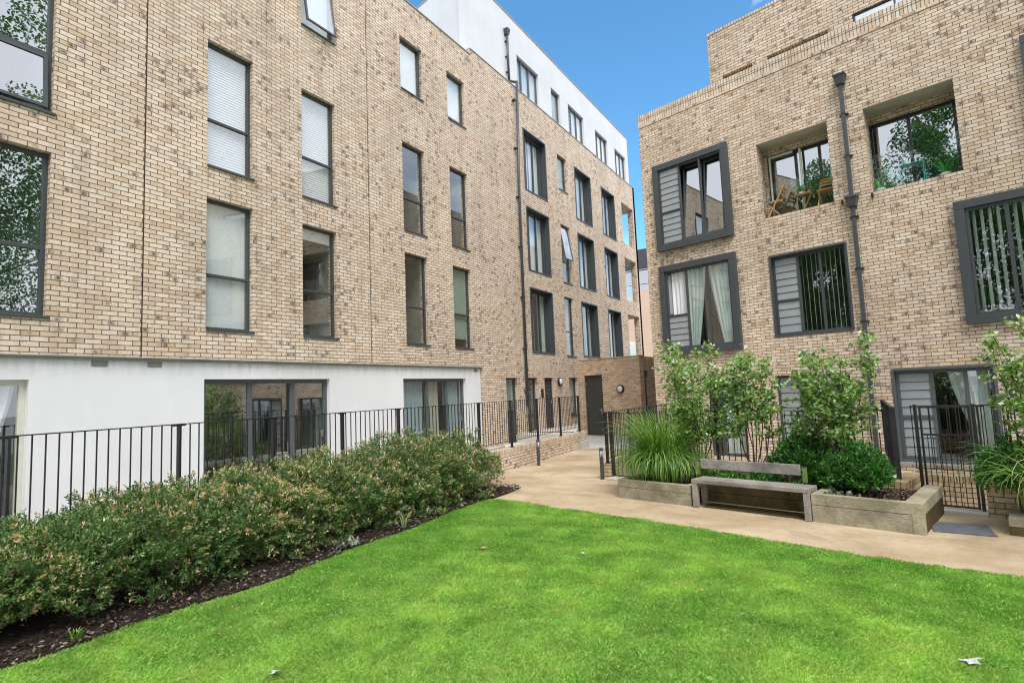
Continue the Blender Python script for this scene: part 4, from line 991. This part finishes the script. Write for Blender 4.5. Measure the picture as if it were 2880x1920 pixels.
HB = [((-6.62, .15, .48), (.95, .75, .36), 'bronze tipped hedge shrub at the bottom left edge of the picture', .6),
      ((-6.45, 1.22, .46), (.82, .72, .40), 'bronze tipped hedge shrub, first one fully below the curtained patio door', .62),
      ((-6.55, 2.22, .52), (.74, .62, .42), 'paler green leggy hedge shrub with bare stems and brick showing beneath', .30),
      ((-6.62, 3.20, .50), (.80, .72, .57), 'bushy green hedge shrub below the blank white wall', .42),
      ((-6.55, 4.25, .48), (.82, .74, .61), 'bronze and pink tipped hedge shrub below the left end of the three-leaf patio door', .66),
      ((-6.60, 5.30, .50), (.84, .76, .61), 'hedge shrub below the right end of the three-leaf patio door', .55),
      ((-6.62, 6.35, .48), (.80, .72, .62), 'hedge shrub beside the dark gap halfway along the hedge', .55),
      ((-6.70, 7.38, .52), (.86, .76, .74), 'tallest rounded hedge shrub, below the blue curtained patio door', .6),
      ((-6.66, 8.18, .44), (.82, .70, .62), 'last hedge shrub, rounded, where the hedge meets the tan path', .6)]
for i, (c, r, lb, br) in enumerate(HB): hedge_bush(i, c, r, lb, n=3100 if i else 1800, bronze=br, seed=i)
# small plants at the foot of the hedge
M['strap_leaf'] = mat_leaf('strap_leaf', [(0, (.16, .22, .08)), (1, (.42, .46, .26))], .5, .25)
M['silver_leaf'] = mat_leaf('silver_leaf', [(0, (.10, .14, .12)), (.5, (.34, .40, .38)), (1, (.62, .64, .62))], .45, .2)
def blades(c, n, L, W, seed, spread=.35, up=1.0, droop=.8, r0=.04, seg=7, name='foliage', mat='grass_leaf', parent=None, tint=None, zmin=.02):
    g = np.random.default_rng(seed); a = g.random(n) * 2 * np.pi; rr = r0 * np.sqrt(g.random(n)); LL = L * (.6 + .4 * g.random(n))
    B = np.stack([c[0] + rr * np.cos(a), c[1] + rr * np.sin(a), np.full(n, c[2])], 1)
    a2 = a + g.normal(size=n) * .5; H = np.stack([np.cos(a2), np.sin(a2), np.zeros(n)], 1); sp_ = spread * (.25 + g.random(n)); dr = droop * (.5 + .8 * g.random(n))
    Vs = []; side = np.stack([-np.sin(a2), np.cos(a2), np.zeros(n)], 1); side += g.normal(size=(n, 3)) * .25; side = unit(side)
    p = B.copy(); ang = np.arctan2(sp_, up); step = LL / seg
    for k in range(seg + 1):
        w = W * (1 - (k / seg) ** 2.2) * (.6 + .5 * g.random(n)) * .5 + .0006
        Vs.append(np.stack([p - side * w[:, None], p + side * w[:, None]], 1))
        d = H * np.sin(ang)[:, None] + np.array([0, 0, 1]) * np.cos(ang)[:, None]; p = p + d * step[:, None]; ang = ang + dr * (k + 1) / seg * .72
        p[:, 2] = np.maximum(p[:, 2], zmin)
    V = np.stack(Vs, 1).reshape(-1, 3); idx = np.arange(n)[:, None] * (2 * (seg + 1)) + np.arange(seg)[None, :] * 2
    F = np.stack([idx, idx + 1, idx + 3, idx + 2], -1).reshape(-1, 4)
    tn = np.repeat(g.random(n), seg) if tint is None else np.repeat(tint(g.random(n)), seg)
    return np_obj(name, V, F, M[mat], parent, np.clip(tn, 0, 1))
M['grass_leaf'] = mat_leaf('ornamental_grass_leaf', [(0, (.05, .14, .02)), (.5, (.14, .32, .035)), (.8, (.30, .48, .10)), (1, (.62, .68, .40))], .4, .35)
for (x, y, L_, n_, lb, sd) in ((-5.66, 6.05, .42, 7, 'clump of pale strap leaves at the foot of the hedge beside the lawn', 1), (-5.75, 7.05, .12, 24, 'small green seedling clump in the bark mulch near the hedge', 2), (-5.62, 2.1, .10, 24, 'tiny weed seedling in the bark mulch at the lawn edge', 5)):
    t = thing('plant', lb, 'plant', (x, y, .05)); blades((x, y, .05), n_, L_, .028 if n_ < 10 else .018, sd, .3, 1, .5, .05, mat='strap_leaf' if n_ < 10 else 'grass_leaf', parent=t)
def leafy_mound(c, r, n, L, W, mat, label, seed, cat='plant', group=None, name='plant', k=9, zf=.0):
    g = np.random.default_rng(seed); t = thing(name, label, cat, (c[0], c[1], c[2]), group)
    u = unit(g.normal(size=(n, 3))); u[:, 2] = np.abs(u[:, 2]); th = np.arctan2(u[:, 1], u[:, 0]); ph = g.random(3) * 6
    lump = 1 + .12 * np.sin(3 * th + ph[0]) + .10 * np.sin(5 * th + ph[1] + 3 * u[:, 2])
    C = np.array([c[0], c[1], c[2] + zf]) + u * np.array(r) * (lump * np.where(g.random(n) < .7, 1 - .15 * g.random(n), .4 + .5 * g.random(n)))[:, None]
    o = np.repeat(unit(u + np.array([0, 0, .5]) + g.normal(size=(n, 3)) * .25), k, 0); pos = np.tile(np.linspace(0, 1, k), n); base = np.repeat(C, k, 0)
    P = base - o * ((1 - pos) * L * 1.4)[:, None]; sdv = g.normal(size=(n * k, 3)); sdv -= o * np.sum(sdv * o, 1, keepdims=True)
    D = o * (.45 + .5 * pos)[:, None] + unit(sdv) * .75
    V, F = leaves(P, D, L * (.7 + .5 * g.random(n * k)), W, rng=g)
    np_obj('foliage', V, F, M[mat], t, np.clip(.15 + .55 * g.random(n * k) + .3 * (pos - .5) + .25 * (np.repeat(g.random(n), k) - .5), 0, 1))
    segs = []
    for j in range(9):
        a = g.random() * 6.28; b0 = Vector((c[0] + .04 * math.cos(a), c[1] + .04 * math.sin(a), c[2] - .02)); e = Vector((c[0] + r[0] * .7 * math.cos(a), c[1] + r[1] * .7 * math.sin(a), c[2] + zf + r[2] * (.3 + .5 * g.random())))
        segs.append(([b0, (b0 + e) / 2 + Vector((0, 0, .05)), e], [.008, .006, .003]))
    obj('stems', stems_mesh(segs, 1), M['twig'], t)
    return t
leafy_mound((-5.72, 5.0, .06), (.16, .22, .10), 60, .05, .04, 'silver_leaf', 'low silvery leaved plant in the mulch at the lawn edge', 31, k=5)
M['dark_leaf'] = mat_leaf('glossy_dark_leaf', [(0, (.015, .07, .012)), (.5, (.04, .16, .025)), (.85, (.11, .32, .04)), (1, (.22, .48, .07))], .3, .2, .6)
M['heuchera'] = mat_leaf('heuchera_leaf', [(0, (.06, .05, .04)), (.45, (.18, .20, .13)), (.8, (.42, .44, .34)), (1, (.52, .38, .36))], .5, .2)
def mound(s, n, z, r, cnt, L, W, mat, label, seed, **k): 
    p = SN(s, n, z); return leafy_mound(p, r, cnt, L, W, mat, label, seed, **k)
mound(-2.13, 8.88, .28, (.42, .40, .50), 620, .075, .020, 'dark_leaf', 'bright glossy green rounded shrub spilling over the planter beside the gate', 41, cat='shrub', name='shrub', zf=.20)
mound(-2.98, 9.28, .27, (.50, .40, .62), 620, .085, .022, 'dark_leaf', 'darker glossy green shrub behind the right end of the bench back', 42, cat='shrub', name='shrub', zf=.22)
mound(-2.55, 9.25, .27, (.40, .35, .40), 300, .085, .022, 'dark_leaf', 'dark glossy shrub between the two rounded green shrubs', 43, cat='shrub', name='shrub', zf=.1)
for q, (s, n, r) in enumerate(((-4.35, 9.3, .34), (-3.75, 9.32, .36), (-4.05, 9.0, .24), (-3.45, 8.98, .26), (-3.0, 8.95, .24))):
    mound(s, n, .25, (r, r * .8, r * .62), 150, .075, .024, 'dark_leaf', ('low dark green plant under the leftmost young tree', 'low dark green plant under the middle young tree', 'ground cover plant seen below the left of the bench back', 'ground cover plant seen below the middle of the bench back', 'ground cover plant seen below the right end of the bench back')[q], 50 + q, group='ground cover plants behind the bench')
for q, (s, n, r) in enumerate(((-2.42, 8.50, .13), (-2.18, 8.47, .14), (-2.50, 8.72, .13))):
    mound(s, n, .28, (r, r, r * .75), 34, .05, .05, 'heuchera', ('marbled silver leaved plant at the left corner of the planter by the gate', 'purple tinged marbled leaf plant at the front of the planter by the gate', 'marbled leaf plant behind the planter corner next to the bench')[q], 60 + q, k=4, group='marbled leaf plants in the planter')
# ornamental grasses
gs = thing('ornamental_grass', 'big arching clump of bright green grass in the left planter', 'ornamental grass', SN(-5.18, 9.0, .24))
blades(SN(-5.24, 8.98, .24), 1100, 1.62, .015, 71, .15, 1, .48, .26, 10, parent=gs, zmin=.30)
blades(SN(-5.24, 8.98, .24), 1500, 1.38, .014, 171, .42, 1, 1.2, .28, 10, parent=gs, zmin=.30, name='outer_blades')
gs2 = thing('ornamental_grass', 'arching grass clump at the right edge of the picture', 'ornamental grass', SN(-.30, 9.35, .17))
blades(SN(-.22, 9.12, .17), 300, 1.5, .015, 72, .38, 1, .8, .12, 9, parent=gs2, zmin=.2, tint=lambda r: .35 + .65 * r)
mound(-.52, 9.22, .17, (.42, .40, .55), 520, .07, .022, 'dark_leaf', 'dark green shrub under the grass clump at the right edge', 73, cat='shrub', name='shrub', zf=.34)

# ================================================================== YOUNG TREES
M['birch_leaf'] = mat_leaf('young_tree_leaf', [(0, (.035, .10, .02)), (.35, (.09, .21, .04)), (.65, (.20, .37, .08)), (.85, (.42, .55, .24)), (1, (.72, .78, .60))], .35, .4, .5)  # palest stops: green-white leaves, with whitish highlights put into the colour
def young_tree(s, n, z0, H, Rw, nst, label, seed, q0=.25, lean=(0, 0), nb=15, spires=()):
    g = np.random.default_rng(seed); b = Vector(SN(s, n, z0)); t = thing('young_tree', label, 'tree', tuple(b), 'multi-stemmed young trees in the planters')
    segs = []; tw = []
    for k in range(nst):
        a = 2 * math.pi * k / nst + g.random() * .8; rad = Rw * (.25 + .75 * g.random()) * .75; h = H * (.72 + .28 * g.random())
        e = b + Vector((math.cos(a) * rad + lean[0], math.sin(a) * rad + lean[1], h))
        if k < len(spires): e = b + Vector((*SN(spires[k][0], spires[k][1])[:2], spires[k][2])) - Vector((0, 0, z0)) if False else Vector(SN(spires[k][0], spires[k][1], spires[k][2]))
        pts = []
        for j in range(8):
            q = j / 7; p = b.lerp(e, q); p += Vector((math.cos(a), math.sin(a), 0)) * .10 * math.sin(q * 3.1) + Vector((g.normal(), g.normal(), 0)) * .018
            pts.append(p)
        segs.append((pts, [.013 * (1 - .75 * j / 7) for j in range(8)]))
        for m_ in range(nb):
            q = q0 + (.98 - q0) * g.random(); f = q * 7; i0 = min(int(f), 6); p = pts[i0].lerp(pts[i0 + 1], f - i0)
            ba = g.random() * 6.28; bl = Rw * (.30 + .5 * g.random()) * (1.12 - q * .75)
            e2 = p + Vector((math.cos(ba) * bl, math.sin(ba) * bl, bl * (.15 + .6 * g.random())))
            md = (p + e2) / 2 + Vector((0, 0, .03)); segs.append(([p, md, e2], [.0045, .003, .0015])); tw.append((p, md, e2))
        tw.append((pts[4], pts[6], pts[7])); tw.append((pts[5], pts[6], pts[7]))
    obj('trunk', stems_mesh(segs, 1, 5), M['bark'], t)
    P = []; D = []
    for (p, md, e2) in tw:
        for m_ in range(17):
            q = .2 + .8 * g.random(); c = p.lerp(md, q * 2) if q < .5 else md.lerp(e2, q * 2 - 1)
            c = c + Vector((g.normal(), g.normal(), g.normal())) * .035
            P.append(c); d = (e2 - p).normalized() * .6 + Vector((g.normal(), g.normal(), g.normal() * .6)) * .7; D.append(d)
    P = np.array([tuple(x) for x in P]); D = np.array([tuple(x) for x in D])
    V, F = leaves(P, D, .084 * (.55 + .6 * g.random(len(P))), .050 * (.7 + .5 * g.random(len(P))), .12, .15, rng=g)
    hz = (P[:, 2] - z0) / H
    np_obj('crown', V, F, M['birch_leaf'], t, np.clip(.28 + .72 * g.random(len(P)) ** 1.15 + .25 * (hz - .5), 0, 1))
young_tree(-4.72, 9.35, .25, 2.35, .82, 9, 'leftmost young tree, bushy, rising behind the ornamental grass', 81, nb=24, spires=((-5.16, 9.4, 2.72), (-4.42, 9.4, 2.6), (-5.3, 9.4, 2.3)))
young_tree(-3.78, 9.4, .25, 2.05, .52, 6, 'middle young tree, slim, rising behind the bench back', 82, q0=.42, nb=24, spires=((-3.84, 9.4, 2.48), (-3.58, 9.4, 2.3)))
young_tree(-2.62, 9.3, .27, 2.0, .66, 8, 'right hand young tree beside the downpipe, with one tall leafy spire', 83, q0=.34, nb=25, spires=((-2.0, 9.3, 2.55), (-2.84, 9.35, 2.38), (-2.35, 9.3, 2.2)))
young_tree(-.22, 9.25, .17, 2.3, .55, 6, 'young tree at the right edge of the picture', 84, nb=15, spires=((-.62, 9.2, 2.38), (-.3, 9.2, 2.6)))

# ================================================================== BALCONY FURNITURE
def fold_chair(u, d, z, ang, label):
    t = thing('folding_chair', label, 'chair', FR.p(u, d, z), 'wooden folding chairs on the balcony')
    ca, sa = math.cos(ang), math.sin(ang)
    def P(x, y, h): return FR.p(u + x * ca - y * sa, d + x * sa + y * ca, z + h)
    for sx in (-.19, .19):
        obj('leg', MB().hexa([P(sx - .012, .20, 0), P(sx + .012, .20, 0), P(sx + .012, .235, 0), P(sx - .012, .235, 0), P(sx - .012, -.26, .82), P(sx + .012, -.26, .82), P(sx + .012, -.225, .82), P(sx - .012, -.225, .82)]), M['garden_wood'], t)
        obj('leg', MB().hexa([P(sx * .85 - .012, -.20, 0), P(sx * .85 + .012, -.20, 0), P(sx * .85 + .012, -.165, 0), P(sx * .85 - .012, -.165, 0), P(sx * .85 - .012, .17, .44), P(sx * .85 + .012, .17, .44), P(sx * .85 + .012, .205, .44), P(sx * .85 - .012, .205, .44)]), M['garden_wood'], t)
    sl = MB()
    for k in range(6):
        y = -.17 + k * .066; sl.hexa([P(-.19, y, .44), P(.19, y, .44), P(.19, y + .05, .44), P(-.19, y + .05, .44), P(-.19, y, .458), P(.19, y, .458), P(.19, y + .05, .458), P(-.19, y + .05, .458)])
    obj('seat', sl, M['garden_wood'], t); bk_ = MB()
    for h in (.62, .70, .78):
        y = -.12 - (h - .44) * .56 + .2 - .2; y = .235 - (h / .82) * .46
        bk_.hexa([P(-.19, y, h), P(.19, y, h), P(.19, y + .014, h), P(-.19, y + .014, h), P(-.19, y - .02, h + .05), P(.19, y - .02, h + .05), P(.19, y - .006, h + .05), P(-.19, y - .006, h + .05)])
    obj('backrest', bk_, M['garden_wood'], t)
    return P
P = fold_chair(-4.86, -.33, 6.0, 1.45, 'wooden folding chair at the left end of the balcony, holding a blue cushion')
cs = MB().hexa([P(-.18, -.17, .46), P(.18, -.17, .46), P(.18, .2, .46), P(-.18, .2, .46), P(-.17, -.16, .50), P(.17, -.16, .50), P(.17, .19, .50), P(-.17, .19, .50)])
tag(obj('cushion', cs, M['cushion'], loc=FR.p(-4.86, -.33, 6.46), bevel=.015), 'dark blue cushion lying on the left balcony chair', 'cushion')
fold_chair(-3.66, -.33, 6.0, 0.0, 'wooden folding chair at the right end of the balcony, its slatted back upright')
tb = thing('side_table', 'small wooden folding table with two pots on the balcony', 'table', FR.p(-4.20, -.46, 6.0))
obj('tabletop', MB().fbox(FR, -4.40, -4.04, -.52, -.24, 6.50, 6.53), M['garden_wood'], tb, bevel=.004)
for a, b in ((-4.36, -4.12), (-4.06, -4.30)): obj('leg', MB().hexa([FR.p(b - .013, -.42, 6.0), FR.p(b + .013, -.42, 6.0), FR.p(b + .013, -.395, 6.0), FR.p(b - .013, -.395, 6.0), FR.p(a - .013, -.42, 6.5), FR.p(a + .013, -.42, 6.5), FR.p(a + .013, -.395, 6.5), FR.p(a - .013, -.395, 6.5)]), M['garden_wood'], tb)
M['basil'] = mat_leaf('herb_leaf', [(0, (.05, .16, .02)), (1, (.22, .45, .06))], .4, .35)
for q, (u, mt, rr, lb) in enumerate(((-4.29, 'pot_white', .055, 'leafy green herb in a white pot on the balcony side table'), (-4.10, 'terracotta', .042, 'leafy plant in a small red pot on the balcony side table'))):
    c = FR.p(u, -.44, 6.531); t = thing('potted_plant', lb, 'potted plant', c)
    obj('pot', MB().lathe(c, (0, 0, 1), [(rr * .75, 0), (rr, .09), (rr * .9, .092)], 14), M[mt], t, smooth=False)
    g = np.random.default_rng(90 + q); n_ = 130 if q == 0 else 60; C = np.array([c[0], c[1], c[2] + (.17 if q == 0 else .19)]) + unit(g.normal(size=(n_, 3))) * np.array([.10, .10, .09] if q == 0 else [.05, .05, .11]) * g.random((n_, 1)) ** .4
    V, F = leaves(C, g.normal(size=(n_, 3)) + [0, 0, .4], .05, .03, rng=g); np_obj('foliage', V, F, M['basil'], t, g.random(n_))
tt = thing('side_table', 'thin teal metal table on the right hand balcony', 'table', FR.p(-1.95, -.45, 6.0))
obj('tabletop', MB().fbox(FR, -2.20, -1.76, -.52, -.26, 6.56, 6.572), M['teal'], tt)
for u in (-2.19, -1.77): obj('leg', MB().fbox(FR, u - .006, u + .006, -.272, -.26, 6.0, 6.56), M['teal'], tt); obj('leg', MB().fbox(FR, u - .006, u + .006, -.52, -.508, 6.0, 6.56), M['teal'], tt)
M['spike_leaf'] = mat_leaf('spiky_leaf', [(0, (.04, .30, .08)), (1, (.16, .55, .14))], .4, .4)
for u, lb, sd in ((-2.62, 'spiky bright green plant at the left end of the right hand balcony', 95), (-1.42, 'spiky bright green plant at the right end of the right hand balcony', 96)):
    c = FR.p(u, -.42, 6.0); t = thing('potted_plant', lb, 'potted plant', c)
    obj('pot', MB().lathe(c, (0, 0, 1), [(.08, 0), (.11, .20), (.10, .202)], 14), M['pot_white'], t)
    blades((c[0], c[1], c[2] + .2), 16, .62, .035, sd, .55, 1, .5, .04, mat='spike_leaf', parent=t)

# ================================================================== LITTER ON THE LAWN
M['dry_leaf'] = mat_plain('dry_leaf', (.48, .20, .08), .8); M['pale_leaf'] = mat_plain('pale_leaf', (.50, .51, .50), .8, .3, 0, .4, 60); M['tan_leaf'] = mat_plain('tan_leaf', (.42, .30, .16), .8)
def litter(x, y, r, mat, label, seed, pts=9, z=.055):
    g = random.Random(seed); P = []; n = pts * 2
    for k in range(n):
        a = 2 * math.pi * k / n; q = r * (1 if k % 2 == 0 else .50 + .15 * g.random()) * (.85 + .25 * g.random()); P.append((x + q * math.cos(a), y + q * math.sin(a) * .8, z + r * (.16 * math.sin(a * 2 + seed) + .22 * math.sin(a + 2))))
    m_ = MB(); c = (x, y, z + .012)
    for k in range(n): m_.poly([c, P[k], P[(k + 1) % n]])
    o = obj('fallen_leaf', m_, M[mat], loc=(x, y, z)); tag(o, label, 'leaf'); s_ = o.modifiers.new('thickness', 'SOLIDIFY'); s_.thickness = .0015
litter(.49, 4.74, .075, 'pale_leaf', 'large pale grey fallen leaf near the bottom right of the lawn', 1, 7)
litter(-3.59, 2.52, .05, 'pale_leaf', 'small pale leaf at the bottom edge of the lawn', 2, 6)
litter(-4.59, 2.70, .024, 'dry_leaf', 'small orange leaf on the lawn at lower left', 3, 4)
litter(-2.32, 4.30, .028, 'dry_leaf', 'small rusty leaf in the middle foreground of the lawn', 4, 4)
litter(-2.81, 5.90, .045, 'pale_leaf', 'curled pale leaf in the upper middle of the lawn', 5, 5)
litter(-4.00, 5.63, .055, 'tan_leaf', 'tan scrap on the lawn towards the hedge', 6, 4)
litter(-1.34, 5.30, .024, 'tan_leaf', 'small tan leaf right of the middle of the lawn', 7, 4)

def specks():
    g = np.random.default_rng(77); n = 70; x = g.random(n) * 8 - 5.2; y = g.random(n) * 5.8 + 1.8
    k = (x > -5.4) & (y < np.interp(x, [p[0] for p in EDGE], [p[1] for p in EDGE]) - .1) & (x < 1.0 + .25 * y); x, y = x[k], y[k]
    V, F = leaves(np.stack([x, y, .052 + 0 * x], 1), g.normal(size=(len(x), 3)) * [1, 1, .3], .012 + .014 * g.random(len(x)), .010, rng=g)
    tag(np_obj('fallen_petals', V, F, M['pale_leaf'], None), 'tiny pale petals and leaf scraps scattered over the lawn', 'petals', kind='stuff')
specks()
# ================================================================== BARK CHIPS ON THE BEDS
def chips(name, pts_fn, n, seed, label, mat, size=(.03, .012)):
    g = np.random.default_rng(seed); P = pts_fn(g, n); D = g.normal(size=(n, 3)) * [1, 1, .22]
    V, F = leaves(P, D, size[0] * (.4 + g.random(n)), size[1] * (.5 + g.random(n)), .0, rng=g)
    o = np_obj(name, V, F, M[mat], None, g.random(n)); tag(o, label, 'bark chips', kind='stuff')
M['chip'] = mat_leaf('bark_chip', [(0, (.02, .015, .012)), (.5, (.06, .045, .035)), (.85, (.15, .115, .09)), (1, (.34, .29, .26))], .9, 0, .1)
def bed_pts(g, n):
    y = g.random(n) * 12 - 2.5; e = np.interp(y, [p[1] for p in LEFTE], [p[0] for p in LEFTE]); x = e - .01 - (g.random(n) ** 1.6) * 1.5
    return np.stack([x, y, .075 + .02 * g.random(n) - .05 * np.clip((x + .15 - e) / .2, 0, 1)], 1)
chips('bark_chips', bed_pts, 16000, 5, 'dark bark chips covering the bed under the hedge', 'chip', (.045, .018))
def pl_pts(g, n):
    a = g.random(n); s = np.where(a < .35, -5.6 + 1.1 * g.random(n), np.where(a < .6, -4.3 + 1.7 * g.random(n), np.where(a < .9, -2.48 + .9 * g.random(n), -.4 + 2 * g.random(n))))
    nn = 8.9 + .75 * g.random(n); nn = np.where((a < .35) | ((a >= .6) & (a < .9)), 8.38 + 1.25 * g.random(n), nn)
    z = np.where(a < .35, .245, np.where(a < .6, .255, np.where(a < .9, .285, .175))) + .012 * g.random(n)
    return np.stack([s * BC + nn * BS, -s * BS + nn * BC, z], 1)
chips('bark_chips', pl_pts, 7000, 6, 'brown bark chips on the soil of the timber planters', 'chip', (.035, .02))

# ================================================================== LAWN GRASS
M['lawn_blade'] = mat_leaf('lawn_blade', [(0, (.12, .32, .03)), (.3, (.19, .40, .07)), (.6, (.32, .53, .12)), (.85, (.45, .64, .14)), (1, (.62, .66, .32))], .5, .5, .2)
def lawn(n=560000):
    g = np.random.default_rng(9)
    k = int(n * 1.45); y = g.random(k) ** .85 * 9.0 - .3; x = g.random(k) * 10.4 - 6.1
    le = np.interp(y, [p[1] for p in LEFTE], [p[0] for p in LEFTE]) + (vnoise(y, y * 0 + 3, 9, 8) - .5) * .10
    te = np.interp(x, [p[0] for p in EDGE], [p[1] for p in EDGE]) + (vnoise(x, x * 0 + 7, 9, 4) - .5) * .07
    keep = (x > le) & (y < te) & (x < 1.2 + .32 * y)
    x, y = x[keep][:n], y[keep][:n]; m_ = len(x)
    p1_ = vnoise(x, y, .9, 1); p2_ = vnoise(x, y, 3.1, 2); p3_ = vnoise(x, y, 8, 3)
    h = .024 * (.6 + .7 * g.random(m_)) * (.8 + .5 * p1_)
    a = g.random(m_) * 6.283 ; lean = .35 + .9 * g.random(m_)
    w = .0022 + .0018 * g.random(m_)
    b = np.stack([x, y, np.full(m_, .018)], 1); sd = np.stack([-np.sin(a), np.cos(a), 0 * a], 1) * w[:, None]
    mid = b + np.stack([np.cos(a) * h * lean * .35, np.sin(a) * h * lean * .35, h * .6], 1)
    tip = b + np.stack([np.cos(a) * h * lean, np.sin(a) * h * lean, h * (1.05 - .25 * lean)], 1)
    V = np.stack([b - sd, b + sd, mid + sd * .8, tip], 1).reshape(-1, 3); F = np.arange(m_ * 4).reshape(m_, 4)
    tint = .40 + .46 * (p1_ - .5) + .42 * (p2_ - .5) + .22 * (p3_ - .5) + .30 * (g.random(m_) - .5)
    dry = g.random(m_) > .94; tint = np.where(dry, .85 + .15 * g.random(m_), tint)
    o = np_obj('grass', V, F, M['lawn_blade'], None, np.clip(tint, 0, 1)); tag(o, 'mown bright green lawn grass with yellowish and darker patches', 'grass', kind='stuff')
lawn()

# ================================================================== TALL TREES BEHIND AND BESIDE THE CAMERA (seen mirrored in the windows)
M['tree_leaf'] = mat_leaf('tall_tree_leaf', [(0, (.03, .09, .025)), (.5, (.08, .20, .05)), (1, (.20, .36, .10))], .45, .3)
def crown_mesh(R_, Hc, seed, n=9000):
    g = np.random.default_rng(seed); nb = 60
    B = unit(g.normal(size=(nb, 3))) * (g.random((nb, 1)) ** .45) * np.array([R_, R_, Hc / 2]); r = .16 * R_ + .22 * R_ * g.random(nb)
    k = g.integers(0, nb, n); C = B[k] + unit(g.normal(size=(n, 3))) * (r[k] * (.55 + .45 * g.random(n)))[:, None]
    V, F = leaves(C, g.normal(size=(n, 3)), .20, .12, .1, .1, rng=g)
    return V, F, np.clip(g.random(n) * .6 + .4 * g.random(nb)[k], 0, 1)
def tall_tree(x, y, H, R_, label, seed, n=38000):
    t = thing('tall_tree', label, 'tree', (x, y, 0), 'tall trees round the lawn behind the camera'); Hc = H * .88
    V, F, ti = crown_mesh(R_, Hc, seed, n); np_obj('crown', V + np.array([x, y, H - Hc / 2]), F, M['tree_leaf'], t, ti)
    g = random.Random(seed); segs = [([(x, y, 0), (x + .1, y, H * .4), (x, y + .1, H * .8)], [.28, .2, .08])]
    for k in range(9):
        a = g.random() * 6.28; z = H * (.3 + .4 * g.random()); segs.append(([(x, y, z), (x + math.cos(a) * R_ * .35, y + math.sin(a) * R_ * .35, z + 1), (x + math.cos(a) * R_ * .7, y + math.sin(a) * R_ * .7, z + 2.4)], [.11, .07, .03]))
    obj('trunk', stems_mesh(segs, 1, 8), M['trunk_bark'], t)
TT = [(15.5, 6.0, 27, 6.2), (18, -3.0, 20, 5.2), (24, 9.0, 25, 6.5), (-5.5, -9, 18, 4.6), (4.5, -17, 20, 4.8), (-14.5, -6.5, 17, 4.8), (11, -15, 17, 4.4), (-15, -15, 19, 4.6), (-3, -19, 22, 5.0)]
TL = ['tall tree beyond the right hand side of the lawn', 'tall tree farther back on the right hand side of the lawn', 'largest tree, standing behind the tree right of the lawn', 'tall tree directly behind the camera', 'tallest tree behind the camera, to the right', 'tall tree behind the camera, to the left', 'tall tree behind the camera at the far right', 'tall tree behind the camera at the far left', 'tall tree farthest behind the camera']
for i, (x, y, H, R_) in enumerate(TT): tall_tree(x, y, H, R_, TL[i], 200 + i)
